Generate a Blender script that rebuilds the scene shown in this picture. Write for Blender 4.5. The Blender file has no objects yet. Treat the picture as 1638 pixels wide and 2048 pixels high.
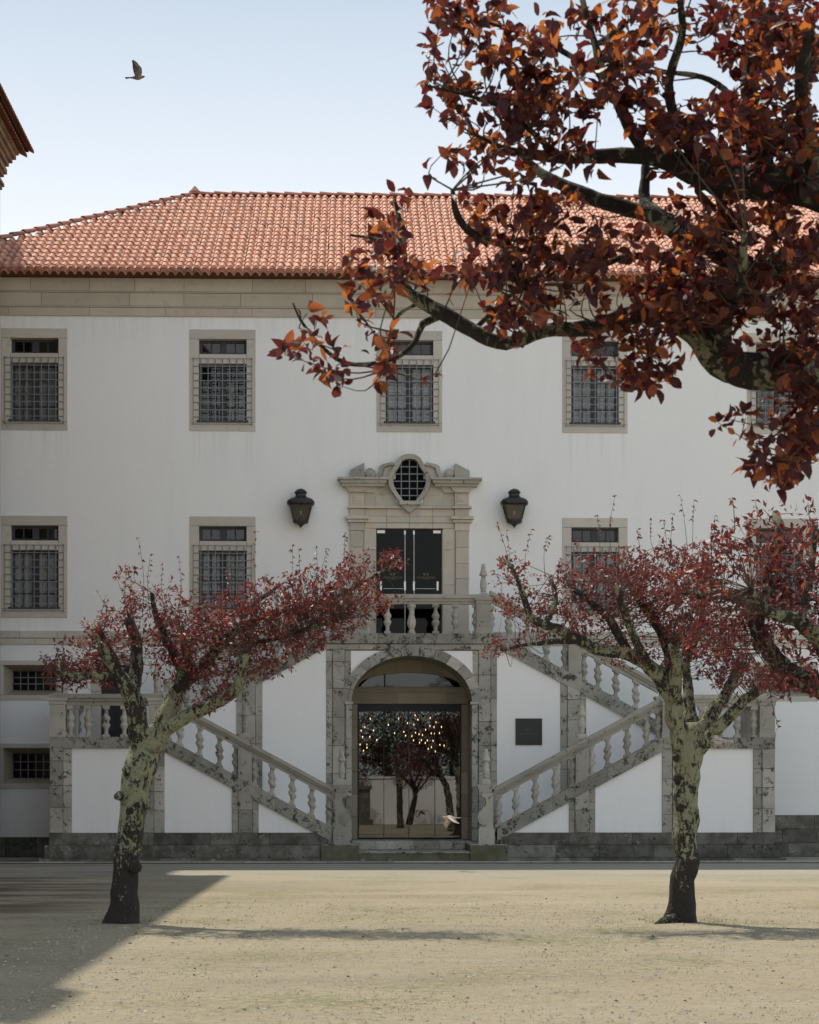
import bpy, math, random
import numpy as np
from mathutils import Vector, Matrix, noise
random.seed(7); rng = np.random.default_rng(7)
sc = bpy.context.scene
col = sc.collection
R = math.radians
# ------------------------------------------------------------------ camera
F = 4032.0; YAW = R(1.6); CD = 52.0; CH = 1.6
CX = -CD*math.tan(YAW)
cd = bpy.data.cameras.new('camera'); cam = bpy.data.objects.new('camera', cd); col.objects.link(cam)
cam.location = (CX, -CD, CH); cam.rotation_euler = (R(90), 0, -YAW)
cd.sensor_fit = 'HORIZONTAL'; cd.sensor_width = 24.0; cd.lens = 24.0*F/1638
cd.shift_x = 0.0; cd.shift_y = 566.0/1638
cd.clip_start = 0.1; cd.clip_end = 900
cd.dof.use_dof = True; cd.dof.focus_distance = 46.0; cd.dof.aperture_fstop = 11.0
sc.camera = cam
# ------------------------------------------------------------------ sky, sun, exposure
SUN = Vector((-0.31, 0.57, 1.0)).normalized()
SEL = math.asin(SUN.z); SAZ = math.atan2(SUN.x, SUN.y)
w = bpy.data.worlds.new('World'); sc.world = w; w.use_nodes = True
wn = w.node_tree; bg = wn.nodes['Background']
sky = wn.nodes.new('ShaderNodeTexSky'); sky.sky_type = 'NISHITA'; sky.sun_disc = False
sky.sun_elevation = SEL; sky.sun_rotation = SAZ; sky.air_density = 1.0; sky.dust_density = 2.2; sky.ozone_density = 1.2
# thin bright veil of high haze over the whole sky
veil = wn.nodes.new('ShaderNodeMix'); veil.data_type = 'RGBA'; veil.inputs[0].default_value = .95
geo = wn.nodes.new('ShaderNodeTexCoord'); sx_ = wn.nodes.new('ShaderNodeSeparateXYZ'); wn.links.new(geo.outputs['Generated'], sx_.inputs[0])
mr = wn.nodes.new('ShaderNodeMapRange'); mr.inputs[1].default_value = .18; mr.inputs[2].default_value = .40; wn.links.new(sx_.outputs[2], mr.inputs[0])
hz = wn.nodes.new('ShaderNodeMix'); hz.data_type = 'RGBA'; wn.links.new(mr.outputs[0], hz.inputs[0]); hz.inputs[6].default_value = (4.5, 4.55, 4.6, 1); hz.inputs[7].default_value = (1.85, 2.28, 2.75, 1)
wn.links.new(sky.outputs[0], veil.inputs[6]); wn.links.new(hz.outputs[2], veil.inputs[7])
wn.links.new(veil.outputs[2], bg.inputs[0]); bg.inputs[1].default_value = 0.13
sd = bpy.data.lights.new('sun', 'SUN'); sun = bpy.data.objects.new('sun', sd); col.objects.link(sun)
sd.energy = 2.45; sd.angle = R(0.55); sd.color = (1.0, 0.93, 0.80)
sun.rotation_euler = SUN.to_track_quat('Z', 'Y').to_euler(); sun.location = SUN*120
sc.view_settings.view_transform = 'Standard'; sc.view_settings.look = 'None'
sc.view_settings.exposure = 1.0; sc.view_settings.gamma = 1.0; sc.view_settings.use_curve_mapping = False
# ------------------------------------------------------------------ helpers
cY, sY = math.cos(YAW), math.sin(YAW)
def U(px, py, y):
    """world point on the plane Y=y that the photograph shows at pixel px, py"""
    k = (px-819)/F; dy = y+CD
    dx = dy*(k*cY+sY)/(cY-k*sY)
    dep = dx*sY+dy*cY
    return Vector((CX+dx, y, CH+(1590-py)*dep/F))
ORG = {}
def org(p):
    return ORG.get(p.name, Vector((0,0,0))) if p else Vector((0,0,0))
def thing(name, label, cat, loc=(0,0,0), group=None):
    o = bpy.data.objects.new(name, None); col.objects.link(o); o.location = loc; o.empty_display_size = .3
    o['label'] = label; o['category'] = cat
    if group: o['group'] = group
    ORG[o.name] = Vector(loc); return o
def tag(o, label=None, cat=None, group=None, kind=None):
    if label: o['label'] = label
    if cat: o['category'] = cat
    if group: o['group'] = group
    if kind: o['kind'] = kind
    return o
def link(name, me, m, parent=None, loc=None):
    o = bpy.data.objects.new(name, me); col.objects.link(o)
    if m and not me.materials: me.materials.append(M[m] if isinstance(m, str) else m)
    if parent:
        o.parent = parent
    base = org(parent)
    if loc is not None:
        o.location = Vector(loc)-base; ORG[o.name] = Vector(loc)
    else:
        ORG[o.name] = base
    return o
class MB:
    def __init__(s): s.v = []; s.f = []; s.sm = False
    def add(s, v, f):
        n = len(s.v); s.v += [tuple(p) for p in v]; s.f += [tuple(i+n for i in q) for q in f]; return s
    def box(s, x0, x1, y0, y1, z0, z1):
        v = [(x0,y0,z0),(x1,y0,z0),(x1,y1,z0),(x0,y1,z0),(x0,y0,z1),(x1,y0,z1),(x1,y1,z1),(x0,y1,z1)]
        return s.add(v, [(0,3,2,1),(4,5,6,7),(0,1,5,4),(1,2,6,5),(2,3,7,6),(3,0,4,7)])
    def stone(s, x0, x1, yf, yb, z0, z1, c=.01):
        def r(y, d): return [(x0+d,y,z0+d),(x1-d,y,z0+d),(x1-d,y,z1-d),(x0+d,y,z1-d)]
        v = r(yf, c)+r(yf+c, 0)+r(yb, 0); f = [(0,1,2,3),(11,10,9,8)]
        for a in (0, 4):
            for i in range(4):
                j = (i+1) % 4; f.append((a+i, a+4+i, a+4+j, a+j))
        return s.add(v, f)
    def prism(s, poly, y0, y1):
        a = sum(poly[i][0]*poly[(i+1)%len(poly)][1]-poly[(i+1)%len(poly)][0]*poly[i][1] for i in range(len(poly)))
        if a < 0: poly = poly[::-1]
        n = len(poly); v = [(p[0],y0,p[1]) for p in poly]+[(p[0],y1,p[1]) for p in poly]
        f = [tuple(range(n)), tuple(range(2*n-1, n-1, -1))]
        for i in range(n):
            j = (i+1) % n; f.append((i, i+n, j+n, j))
        return s.add(v, f)
    def prismz(s, poly, z0, z1):
        n = len(poly); a = sum(poly[i][0]*poly[(i+1)%n][1]-poly[(i+1)%n][0]*poly[i][1] for i in range(n))
        if a < 0: poly = poly[::-1]
        v = [(p[0],p[1],z0) for p in poly]+[(p[0],p[1],z1) for p in poly]
        f = [tuple(range(n-1,-1,-1)), tuple(range(n, 2*n))]
        for i in range(n):
            j = (i+1) % n; f.append((i, j, j+n, i+n))
        return s.add(v, f)
    def prismx(s, poly, x0, x1):     # poly in (y,z)
        n = len(poly); a = sum(poly[i][0]*poly[(i+1)%n][1]-poly[(i+1)%n][0]*poly[i][1] for i in range(n))
        if a < 0: poly = poly[::-1]
        v = [(x0,p[0],p[1]) for p in poly]+[(x1,p[0],p[1]) for p in poly]
        f = [tuple(range(n-1,-1,-1)), tuple(range(n, 2*n))]
        for i in range(n):
            j = (i+1) % n; f.append((i, j, j+n, i+n))
        return s.add(v, f)
    def lathe(s, prof, c=(0,0,0), seg=12, shear=0., sq=False, ysc=1.):
        """prof = [(r,z)], optional shear dz/dx, square section when sq"""
        v = []; f = []
        for r, z in prof:
            for k in range(seg):
                a = 2*math.pi*(k+.5)/seg
                cx, sy = math.cos(a), math.sin(a)
                if sq:
                    m_ = max(abs(cx), abs(sy)); cx /= m_; sy /= m_
                x = r*cx; v.append((c[0]+x, c[1]+r*sy*ysc, c[2]+z+shear*x))
        for i in range(len(prof)-1):
            for k in range(seg):
                j = (k+1) % seg; f.append((i*seg+k, i*seg+j, (i+1)*seg+j, (i+1)*seg+k))
        f.append(tuple(range(seg-1, -1, -1))); n = (len(prof)-1)*seg; f.append(tuple(range(n, n+seg)))
        return s.add(v, f)
    def tube(s, pts, rad, seg=6, wob=0., freq=3., lobes=None):
        P = [Vector(p) for p in pts]; n = len(P)
        t0 = (P[1]-P[0]).normalized(); a = Vector((0,1,0)) if abs(t0.y) < .9 else Vector((1,0,0))
        u = t0.cross(a).normalized(); v = []; f = []
        for i in range(n):
            t = (P[min(i+1,n-1)]-P[max(i-1,0)]).normalized()
            u = (u-t*u.dot(t)).normalized(); b = t.cross(u)
            for k in range(seg):
                an = 2*math.pi*k/seg; d = u*math.cos(an)+b*math.sin(an); r = rad[i]
                if wob:
                    q = P[i]+d*r
                    r *= 1+wob*(noise.noise(q*freq)+.6*noise.noise(q*freq*2.7))
                    if lobes: r *= 1+lobes(i/(n-1), an)
                v.append(P[i]+d*r)
        for i in range(n-1):
            for k in range(seg):
                j = (k+1) % seg; f.append((i*seg+k, i*seg+j, (i+1)*seg+j, (i+1)*seg+k))
        f.append(tuple(range(seg-1,-1,-1))); f.append(tuple(range((n-1)*seg, n*seg)))
        return s.add(v, f)
    def mesh(s, name, off=Vector((0,0,0)), smooth=False):
        me = bpy.data.meshes.new(name)
        me.from_pydata([(p[0]-off[0], p[1]-off[1], p[2]-off[2]) for p in s.v], [], s.f)
        if smooth: me.polygons.foreach_set('use_smooth', [True]*len(me.polygons))
        me.update(); return me
    def build(s, name, m, parent=None, smooth=False):
        o = link(name, s.mesh(name, org(parent), smooth), m, parent); return o
    def top(s, name, m, loc, smooth=False):
        """a thing that is one mesh with its origin at loc"""
        loc = Vector(loc); o = bpy.data.objects.new(name, s.mesh(name, loc, smooth)); col.objects.link(o)
        o.location = loc; o.data.materials.append(M[m]); ORG[o.name] = loc; return o
def catmull(pts, step=None, n=None):
    """pts rows of floats -> smooth resampled rows"""
    A = np.array(pts, float); A = np.vstack([2*A[0]-A[1], A, 2*A[-1]-A[-2]]); out = []
    for i in range(1, len(A)-2):
        L = np.linalg.norm(A[i+1][:3]-A[i][:3]); k = n or max(2, int(L/step))
        for t in np.linspace(0, 1, k, endpoint=False):
            p0,p1,p2,p3 = A[i-1],A[i],A[i+1],A[i+2]
            out.append(.5*((2*p1)+(-p0+p2)*t+(2*p0-5*p1+4*p2-p3)*t*t+(-p0+3*p1-3*p2+p3)*t**3))
    out.append(A[-2]); return np.array(out)
# ------------------------------------------------------------------ materials
M = {}
class NT:
    def __init__(s, name):
        m = bpy.data.materials.new(name); m.use_nodes = True; s.m = m; s.t = m.node_tree; M[name] = m
        s.b = s.t.nodes['Principled BSDF']; s.o = s.t.nodes['Material Output']
        s.pos = s.t.nodes.new('ShaderNodeNewGeometry').outputs['Position']
        s.rnd = s.t.nodes.new('ShaderNodeObjectInfo').outputs['Random']
    def n(s, typ, **k):
        nd = s.t.nodes.new('ShaderNode'+typ)
        for a, v in k.items():
            if a.startswith('i_'):
                key = a[2:]; key = int(key) if key.isdigit() else key.replace('_', ' ')
                s.set(nd.inputs[key], v)
            else: setattr(nd, a, v)
        return nd
    def set(s, inp, v):
        if isinstance(v, bpy.types.NodeSocket): s.t.links.new(v, inp)
        else:
            if isinstance(v, tuple) and len(v) == 3 and inp.type == 'RGBA': v = v+(1,)
            inp.default_value = v
    def noise(s, scale, detail=3., rough=.55, vec=None, dist=0.):
        return s.n('TexNoise', i_Vector=vec or s.pos, i_Scale=scale, i_Detail=detail, i_Roughness=rough, i_Distortion=dist).outputs['Fac']
    def vor(s, scale, vec=None, feat='F1', out='Distance'):
        return s.n('TexVoronoi', feature=feat, i_Vector=vec or s.pos, i_Scale=scale).outputs[out]
    def ramp(s, v, lo, hi, a=0., b=1.):
        return s.n('MapRange', i_Value=v, i_1=lo, i_2=hi, i_3=a, i_4=b).outputs[0]
    def mix(s, f, a, b, bt='MIX'):
        nd = s.n('Mix', data_type='RGBA', blend_type=bt)
        s.set(nd.inputs[0], f); s.set(nd.inputs[6], a); s.set(nd.inputs[7], b); return nd.outputs[2]
    def math(s, op, a, b=0.):
        nd = s.n('Math', operation=op); s.set(nd.inputs[0], a); s.set(nd.inputs[1], b); return nd.outputs[0]
    def scale(s, v):
        return s.n('Mapping', i_Vector=s.pos, i_Scale=v).outputs[0]
    def sep(s, i):
        return s.n('SeparateXYZ', i_0=s.pos).outputs[i]
    def bump(s, h, strength=.3, dist=.01):
        s.set(s.b.inputs['Normal'], s.n('Bump', i_Strength=strength, i_Distance=dist, i_Height=h).outputs[0])
    def fin(s, colr, rough=.8, spec=.3, metal=0.):
        s.set(s.b.inputs['Base Color'], colr); s.set(s.b.inputs['Roughness'], rough)
        s.set(s.b.inputs['Specular IOR Level'], spec); s.set(s.b.inputs['Metallic'], metal); return s
def granite(name, base, dark, lich=.62, rv=.35, warm=None, moss=None):
    t = NT(name)
    sp = t.noise(95, 2.5, .7); st = t.noise(1.1, 6, .6); st2 = t.noise(4.5, 7, .65, dist=.6); pt = t.noise(17, 5, .7)
    c = t.mix(t.ramp(sp, .35, .68), tuple(x*.72 for x in base), tuple(min(1,x*1.22) for x in base))
    if warm: c = t.mix(t.ramp(t.noise(.9, 4, .6, vec=t.scale((1.6,1.6,.8))), .45, .68, 0, .8), c, warm)
    c = t.mix(t.ramp(st, .4, .72, 0, .75), c, dark)
    c = t.mix(t.ramp(t.math('ADD', t.math('MULTIPLY', st2, .65), t.math('MULTIPLY', pt, .45)), lich, lich+.07, 0, .85), c, (.022,.021,.018))
    c = t.mix(t.ramp(t.math('MULTIPLY', t.noise(9, 5, .6), t.noise(2.3, 3)), .33, .37, 0, .5), c, (.40,.39,.34))
    if moss: c = t.mix(t.ramp(t.noise(3.2, 5, .6), .45, .6, 0, .8), c, moss)
    k = t.ramp(t.rnd, 0, 1, 1-rv, 1+rv*.6)
    c = t.mix(1., c, t.n('CombineColor', i_0=k, i_1=k, i_2=k).outputs[0], 'MULTIPLY')
    t.bump(t.math('ADD', sp, t.math('MULTIPLY', st2, 1.5)), .45, .012); t.fin(c, .9, .25)
granite('granite', (.47,.44,.375), (.255,.235,.195), .585, .28)
granite('granite_plinth', (.22,.208,.178), (.085,.08,.066), .60, .35, moss=(.095,.088,.068))
granite('granite_lichen', (.38,.36,.305), (.18,.172,.138), .56, .25)
granite('granite_warm', (.62,.565,.475), (.52,.465,.385), .72, .12, warm=(.60,.49,.36))
granite('granite_frame', (.62,.57,.50), (.52,.48,.415), .73, .10, warm=(.60,.52,.42))
granite('granite_cornice', (.60,.53,.425), (.49,.435,.345), .73, .10, warm=(.50,.44,.34))
granite('granite_carved', (.48,.45,.385), (.31,.295,.245), .62, .22)
granite('granite_moss', (.17,.162,.125), (.075,.072,.045), .62, .2, moss=(.115,.115,.05))
granite('granite_inner', (.44,.39,.30), (.33,.285,.215), .7, .2, warm=(.38,.31,.215))
t = NT('mortar'); t.fin(t.mix(t.noise(30), (.06,.057,.05), (.13,.125,.11)), .95, .1)
t = NT('plaster')
sv = t.noise(1.0, 5, .6, vec=t.scale((1.4,1.4,.22))); bl = t.noise(.35, 4, .5)
c = t.mix(t.ramp(sv, .52, .8, 0, .35), (.88,.86,.83), (.74,.725,.70)); c = t.mix(t.ramp(bl, .5, .75, 0, .2), c, (.76,.765,.775))
c = t.mix(t.ramp(t.noise(22, 4, .7), .70, .76, 0, .35), c, (.5,.49,.46))
xx, zz_ = t.sep(0), t.sep(2)
stk = t.ramp(t.noise(1.0, 4, .7, vec=t.scale((9,9,.25))), .46, .68)
inx = t.ramp(t.math('ABSOLUTE', t.math('SUBTRACT', t.math('FRACT', t.math('ADD', t.math('DIVIDE', xx, 4.81), .5)), .5)), .185, .165)
dr = 0.
for top, ln in ((10.97, 1.3), (6.17, .5)):
    k_ = t.math('MULTIPLY', t.math('MULTIPLY', t.ramp(zz_, top-ln, top), t.math('LESS_THAN', zz_, top)), inx); dr = t.math('ADD', dr, k_)
dr = t.math('ADD', dr, t.math('MULTIPLY', t.ramp(zz_, 12.9, 13.9), .8)); dr = t.math('ADD', dr, t.math('MULTIPLY', t.ramp(zz_, 1.25, .5), .7))
c = t.mix(t.math('MULTIPLY', t.math('MULTIPLY', dr, stk), .42), c, (.62,.60,.56))
t.bump(t.math('ADD', t.noise(55, 3), t.math('MULTIPLY', t.noise(6, 3), 2.)), .25, .012); t.fin(c, .9, .2)
t = NT('tile')
at = t.n('Attribute', attribute_name='tint').outputs['Fac']
r = t.math('FRACT', t.math('ADD', at, t.rnd))
c = t.mix(t.ramp(r, 0, 1), (.47,.20,.125), (.61,.31,.205))
c = t.mix(t.ramp(r, .93, .97, 0, .8), c, (.36,.20,.15))
c = t.mix(t.ramp(t.noise(2.2, 6, .65), .58, .72, 0, .75), c, (.22,.18,.155))
c = t.mix(t.ramp(t.noise(14, 5, .7), .62, .72, 0, .5), c, (.30,.22,.18))
t.bump(t.noise(60, 3), .3, .006); t.fin(c, .7, .22)
t = NT('tile_dark'); c = t.mix(t.ramp(t.rnd, 0, 1), (.33,.125,.085), (.45,.19,.13)); c = t.mix(t.ramp(t.noise(5, 5, .7), .5, .72, 0, .7), c, (.16,.10,.085)); t.bump(t.noise(40, 3), .3, .006); t.fin(c, .85, .25)
t = NT('roof_under'); t.fin(t.mix(t.noise(8), (.10,.05,.035), (.18,.09,.06)), .95, .1)
t = NT('timber'); t.fin(t.mix(t.noise(20, vec=t.scale((1,1,6))), (.045,.042,.045), (.075,.07,.075)), .55, .35)
t = NT('iron'); t.fin(t.mix(t.noise(30), (.17,.175,.185), (.26,.265,.275)), .55, .4, .3)
t = NT('lantern_metal'); t.fin(t.mix(t.noise(14, 4), (.020,.020,.020), (.045,.041,.038)), .42, .5, .4)
t = NT('steel'); t.fin((.62,.62,.60), .35, .5, .8)
t = NT('curtain'); kk = t.ramp(t.rnd, 0, 1, .35, 1.15); wv = t.n('TexWave', i_Vector=t.pos, i_Scale=9., i_Distortion=1.5); wv.bands_direction = 'X'
t.fin(t.mix(1., t.mix(wv.outputs['Fac'], (.46,.46,.45), (.72,.72,.70)), t.n('CombineColor', i_0=kk, i_1=kk, i_2=kk).outputs[0], 'MULTIPLY'), .95, .05)
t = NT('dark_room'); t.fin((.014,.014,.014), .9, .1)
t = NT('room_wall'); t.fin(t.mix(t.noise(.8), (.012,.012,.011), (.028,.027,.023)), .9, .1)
t = NT('paper'); t.fin(t.mix(t.ramp(t.noise(14, 2, vec=t.scale((.2,.2,2.4))), .45, .55), (.30,.36,.30), (.55,.62,.52)), .8)
t = NT('dark_door'); t.fin(t.mix(t.noise(10, vec=t.scale((8,8,1))), (.03,.029,.033), (.05,.047,.053)), .6)
t = NT('plaque'); t.fin(t.mix(t.noise(40), (.022,.022,.020), (.034,.034,.031)), .5, .4)
t = NT('plaque_letter'); t.fin((.055,.055,.05), .45, .5)
t = NT('gold_letter'); t.fin((.20,.18,.08), .5, .4, .3)
t = NT('bulb'); t.fin((1,.75,.4)); t.set(t.b.inputs['Emission Color'], (1,.62,.28)); t.set(t.b.inputs['Emission Strength'], 5.)
t = NT('lamp_bulb'); t.fin((.8,.8,.76), .4)
def glass(name, tint, refl, rough=.02):
    t = NT(name); t.t.nodes.remove(t.b)
    tr = t.n('BsdfTransparent', i_Color=tint); gl = t.n('BsdfGlossy', i_Color=(1.,1.,1.), i_Roughness=rough)
    if refl > .2:
        bp = t.n('Bump', i_Strength=.05, i_Distance=.02, i_Height=t.noise(.9, 1)).outputs[0]; t.t.links.new(bp, gl.inputs['Normal'])
    mx = t.n('MixShader', i_0=refl); t.t.links.new(tr.outputs[0], mx.inputs[1]); t.t.links.new(gl.outputs[0], mx.inputs[2])
    t.t.links.new(mx.outputs[0], t.o.inputs[0])
glass('window_glass', (.80,.81,.81), .05, .03)
glass('entrance_glass', (.50,.51,.51), .11, .01)
glass('portal_glass', (.30,.33,.30), .012, .03)
glass('fanlight_glass', (.3,.3,.3), .055, .02)
glass('lantern_glass', (.5,.49,.46), .10, .15)
# leaves: thin reddish blades that let the sun through
def leafmat(name, d1, d2, tr1, tr2, k=.45):
    t = NT(name); at = t.n('Attribute', attribute_name='tint').outputs['Fac']
    r = t.math('FRACT', t.math('ADD', at, t.rnd))
    cd_ = t.mix(t.ramp(r, 0, 1), d1, d2); ct = t.mix(t.ramp(r, .50, 1), tr1, tr2)
    t.fin(cd_, .50, .42)
    tl = t.n('BsdfTranslucent', i_Color=ct); mx = t.n('MixShader', i_0=k)
    t.t.links.new(t.b.outputs[0], mx.inputs[1]); t.t.links.new(tl.outputs[0], mx.inputs[2]); t.t.links.new(mx.outputs[0], t.o.inputs[0])
leafmat('plum_leaf', (.048,.016,.020), (.155,.050,.048), (.19,.03,.028), (.46,.10,.04), .36)
leafmat('plum_leaf_near', (.028,.010,.014), (.075,.021,.020), (.14,.020,.018), (.82,.25,.045), .44)
leafmat('green_leaf', (.03,.045,.018), (.055,.075,.03), (.06,.12,.02), (.10,.16,.03), .3)
def bark(name, lichen=1., low=.15, hi=1.5):
    t = NT(name)
    c = t.mix(t.noise(30, 4, .7, vec=t.scale((1,1,.4))), (.018,.015,.013), (.075,.062,.052))
    z = t.math('ADD', t.ramp(t.sep(2), low, hi, -.15, .02), t.math('MULTIPLY', t.math('SUBTRACT', t.noise(2.6, 4), .5), .32))
    f = t.math('ADD', t.math('ADD', t.math('MULTIPLY', t.noise(9.5, 6, .68, vec=t.scale((1.3,1.3,.7)), dist=1.1), .7), t.math('MULTIPLY', t.noise(38, 4, .7), .3)), z)
    lc = t.mix(t.noise(11, 3), (.24,.24,.145), (.45,.45,.28)); lc = t.mix(t.ramp(t.noise(45, 3, .7), .55, .7, 0, .6), lc, (.16,.16,.10))
    c = t.mix(t.ramp(f, .515-.075*lichen, .555-.075*lichen), c, lc)
    t.bump(t.math('ADD', t.noise(40, 5, .75, vec=t.scale((1,1,.35))), t.math('MULTIPLY', f, 1.6)), 1., .05); t.fin(c, .85, .3)
bark('bark_lichen', .58); bark('bark_limb', .30, -1, 0); bark('bark_branch', -.3, -1, 0); bark('bark_near', -.7, -1, 0); bark('bark_fore', -.45, -1, 0)
t = NT('twig'); t.fin(t.mix(t.noise(20), (.05,.035,.028), (.11,.085,.06)), .8, .2)
t = NT('sand')
n1 = t.noise(.35, 6, .6); n2 = t.noise(2.1, 6, .65, vec=t.scale((.55,1.6,1))); n3 = t.noise(60, 4, .75); n4 = t.noise(210, 3, .8); n5 = t.noise(.8, 5, .6, vec=t.scale((.35,1.3,1)))
c = t.mix(t.ramp(n3, .3, .72), (.285,.235,.158), (.50,.42,.29))
c = t.mix(t.ramp(n1, .42, .66, 0, .55), c, (.36,.31,.22))
c = t.mix(t.ramp(n2, .54, .70, 0, .55), c, (.27,.24,.185))
n6 = t.noise(13, 5, .75, vec=t.scale((.7,1.2,1))); n7 = t.noise(4.2, 5, .7, vec=t.scale((.5,1.5,1)))
c = t.mix(t.ramp(n6, .48, .66, 0, .55), c, (.20,.17,.12)); c = t.mix(t.ramp(n6, .30, .42, .5, 0), c, (.56,.50,.39))
c = t.mix(t.ramp(n7, .52, .68, 0, .5), c, (.24,.205,.15))
c = t.mix(t.ramp(n4, .60, .72, 0, .8), c, (.10,.09,.07)); c = t.mix(t.ramp(n4, .22, .32, .7, 0), c, (.58,.54,.46))
n8 = t.noise(.22, 5, .6, vec=t.scale((.35,1.5,1)), dist=.5); c = t.mix(t.ramp(n8, .50, .64, 0, .45), c, (.21,.185,.14)); c = t.mix(t.ramp(n8, .34, .45, .35, 0), c, (.46,.40,.30))
gm = t.ramp(t.math('MULTIPLY', t.noise(.45, 4, .6), t.noise(9, 5, .7)), .27, .34, 0, .6)
c = t.mix(gm, c, (.17,.175,.065))
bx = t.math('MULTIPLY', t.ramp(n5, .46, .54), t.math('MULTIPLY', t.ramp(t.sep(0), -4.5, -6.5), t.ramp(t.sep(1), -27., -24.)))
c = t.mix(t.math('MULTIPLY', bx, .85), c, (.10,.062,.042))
gr = t.ramp(t.sep(1), -17., -9., 0, .6)
c = t.mix(gr, c, t.mix(t.ramp(n3, .3, .7), (.27,.25,.215), (.47,.44,.39)))
t.bump(t.math('ADD', t.math('MULTIPLY', n2, 2.), t.math('ADD', n3, t.math('MULTIPLY', n4, .6))), .7, .03); t.fin(c, .95, .15)
t = NT('pebble'); c = t.mix(t.ramp(t.n('Attribute', attribute_name='tint').outputs['Fac'], 0, 1), (.16,.14,.11), (.52,.48,.40)); t.fin(c, .85, .25)
t = NT('grass'); t.fin(t.mix(t.noise(3), (.12,.13,.04), (.22,.21,.08)), .8, .2)
t = NT('litter'); t.fin(t.mix(t.n('Attribute', attribute_name='tint').outputs['Fac'], (.09,.03,.022), (.24,.13,.06)), .8, .2)
t = NT('feather'); t.fin(t.mix(t.ramp(t.noise(18, 3), .4, .62), (.36,.27,.205), (.60,.54,.47)), .8, .2)
t = NT('feather_dark'); t.fin(t.mix(t.ramp(t.noise(18, 3), .4, .6), (.11,.085,.07), (.24,.19,.155)), .8, .2)
t = NT('ochre_wall'); t.fin(t.mix(t.noise(3), (.58,.46,.17), (.64,.52,.22)), .9, .2)
t = NT('side_stone'); t.fin(t.mix(t.ramp(t.noise(5, 6, .65), .35, .7), (.17,.115,.075), (.34,.24,.165)), .9, .2)
# ------------------------------------------------------------------ ground
m = MB(); m.add([(-160,-160,0),(160,-160,0),(160,160,0),(-160,160,0)], [(0,1,2,3)])
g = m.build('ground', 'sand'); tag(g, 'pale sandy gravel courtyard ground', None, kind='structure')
pav = MB(); pav.box(-24, 24, -5.0, -4.45, -.02, .022); pv = pav.build('pavement', 'mortar'); tag(pv, 'narrow strip of stone slabs along the staircase foot', None, kind='structure')
x = -12.0
while x < 12:
    L = random.uniform(.9, 1.7); m = MB(); y0 = -4.98+random.uniform(-.02,.02)
    m.box(x+.008, x+L-.008, y0, -4.46, 0, .035+random.uniform(0,.012)); m.build('paving_slab', 'granite_carved', pv); x += L
# ------------------------------------------------------------------ main building
BX0, BX1 = -12.55, 17.0
bld = thing('convent_building', 'long white rendered building with granite trim and red tiled hipped roof', 'building', (0,0,0))
COLS = [-9.63, -4.81, 0.0, 4.80, 9.60]
WW, WH = 1.70, 2.62
ROWT = [13.58, 8.77]        # tops of the two window rows
holes = []
wins = []
for r_, zt in enumerate(ROWT):
    for ci, xc in enumerate(COLS):
        if r_ == 1 and ci == 2: continue
        wins.append((xc, zt, r_, ci)); holes.append((xc-WW/2+.03, xc+WW/2-.03, zt-WH+.03, zt-.03))
small = [(-9.66, 5.06, 4.03), (-9.66, 2.93, 1.76), (9.7, 5.06, 4.03)]
for xc, zt, zb in small: holes.append((xc-.87, xc+.87, zb+.03, zt-.03))
holes.append((-1.55, 1.55, 0.0, 5.3))                       # entrance under the arch
holes.append((-1.50, 1.50, 5.55, 9.0))                      # portal
OCI = [(0,150),(40,152),(72,170),(95,205),(122,255),(150,292),(164,340),(166,385),(152,445),(112,512),(80,555),(62,578)]
for k in range(16):
    ya, yb_ = 150+428*k/16, 150+428*(k+1)/16
    hw_ = max(np.interp(q, [p[1] for p in OCI], [p[0] for p in OCI]) for q in np.linspace(ya, yb_, 5))/5.12/77.54+.012
    holes.append((-hw_, hw_, 1.6+(1590-890-yb_/5.12)/77.54, 1.6+(1590-890-ya/5.12)/77.54))
holes.append((-7.95, -7.15, 3.0, 4.95))                     # dark door on the left landing
def wall_grid(x0, x1, z0, z1, y, hs):
    xs = sorted({x0, x1, *[h[0] for h in hs], *[h[1] for h in hs]}); zs = sorted({z0, z1, *[h[2] for h in hs], *[h[3] for h in hs]})
    m = MB(); idx = {}
    for i in range(len(xs)-1):
        for j in range(len(zs)-1):
            cx, cz = (xs[i]+xs[i+1])/2, (zs[j]+zs[j+1])/2
            if any(h[0] < cx < h[1] and h[2] < cz < h[3] for h in hs): continue
            q = []
            for a, b in ((i,j),(i+1,j),(i+1,j+1),(i,j+1)):
                if (a,b) not in idx: idx[(a,b)] = len(m.v); m.v.append((xs[a], y, zs[b]))
                q.append(idx[(a,b)])
            m.f.append(tuple(q))
    return m
wm = wall_grid(BX0, BX1, 0, 14.9, 0.0, holes)
wm.add([(BX0,0,0),(BX0,13,0),(BX0,13,14.9),(BX0,0,14.9)], [(0,1,2,3)]); wm.add([(BX1,0,0),(BX1,13,0),(BX1,13,14.9),(BX1,0,14.9)], [(3,2,1,0)])
wm.add([(BX0,13,0),(BX1,13,0),(BX1,13,14.9),(BX0,13,14.9)], [(3,2,1,0)])
wm.build('wall', 'plaster', bld)
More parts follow.
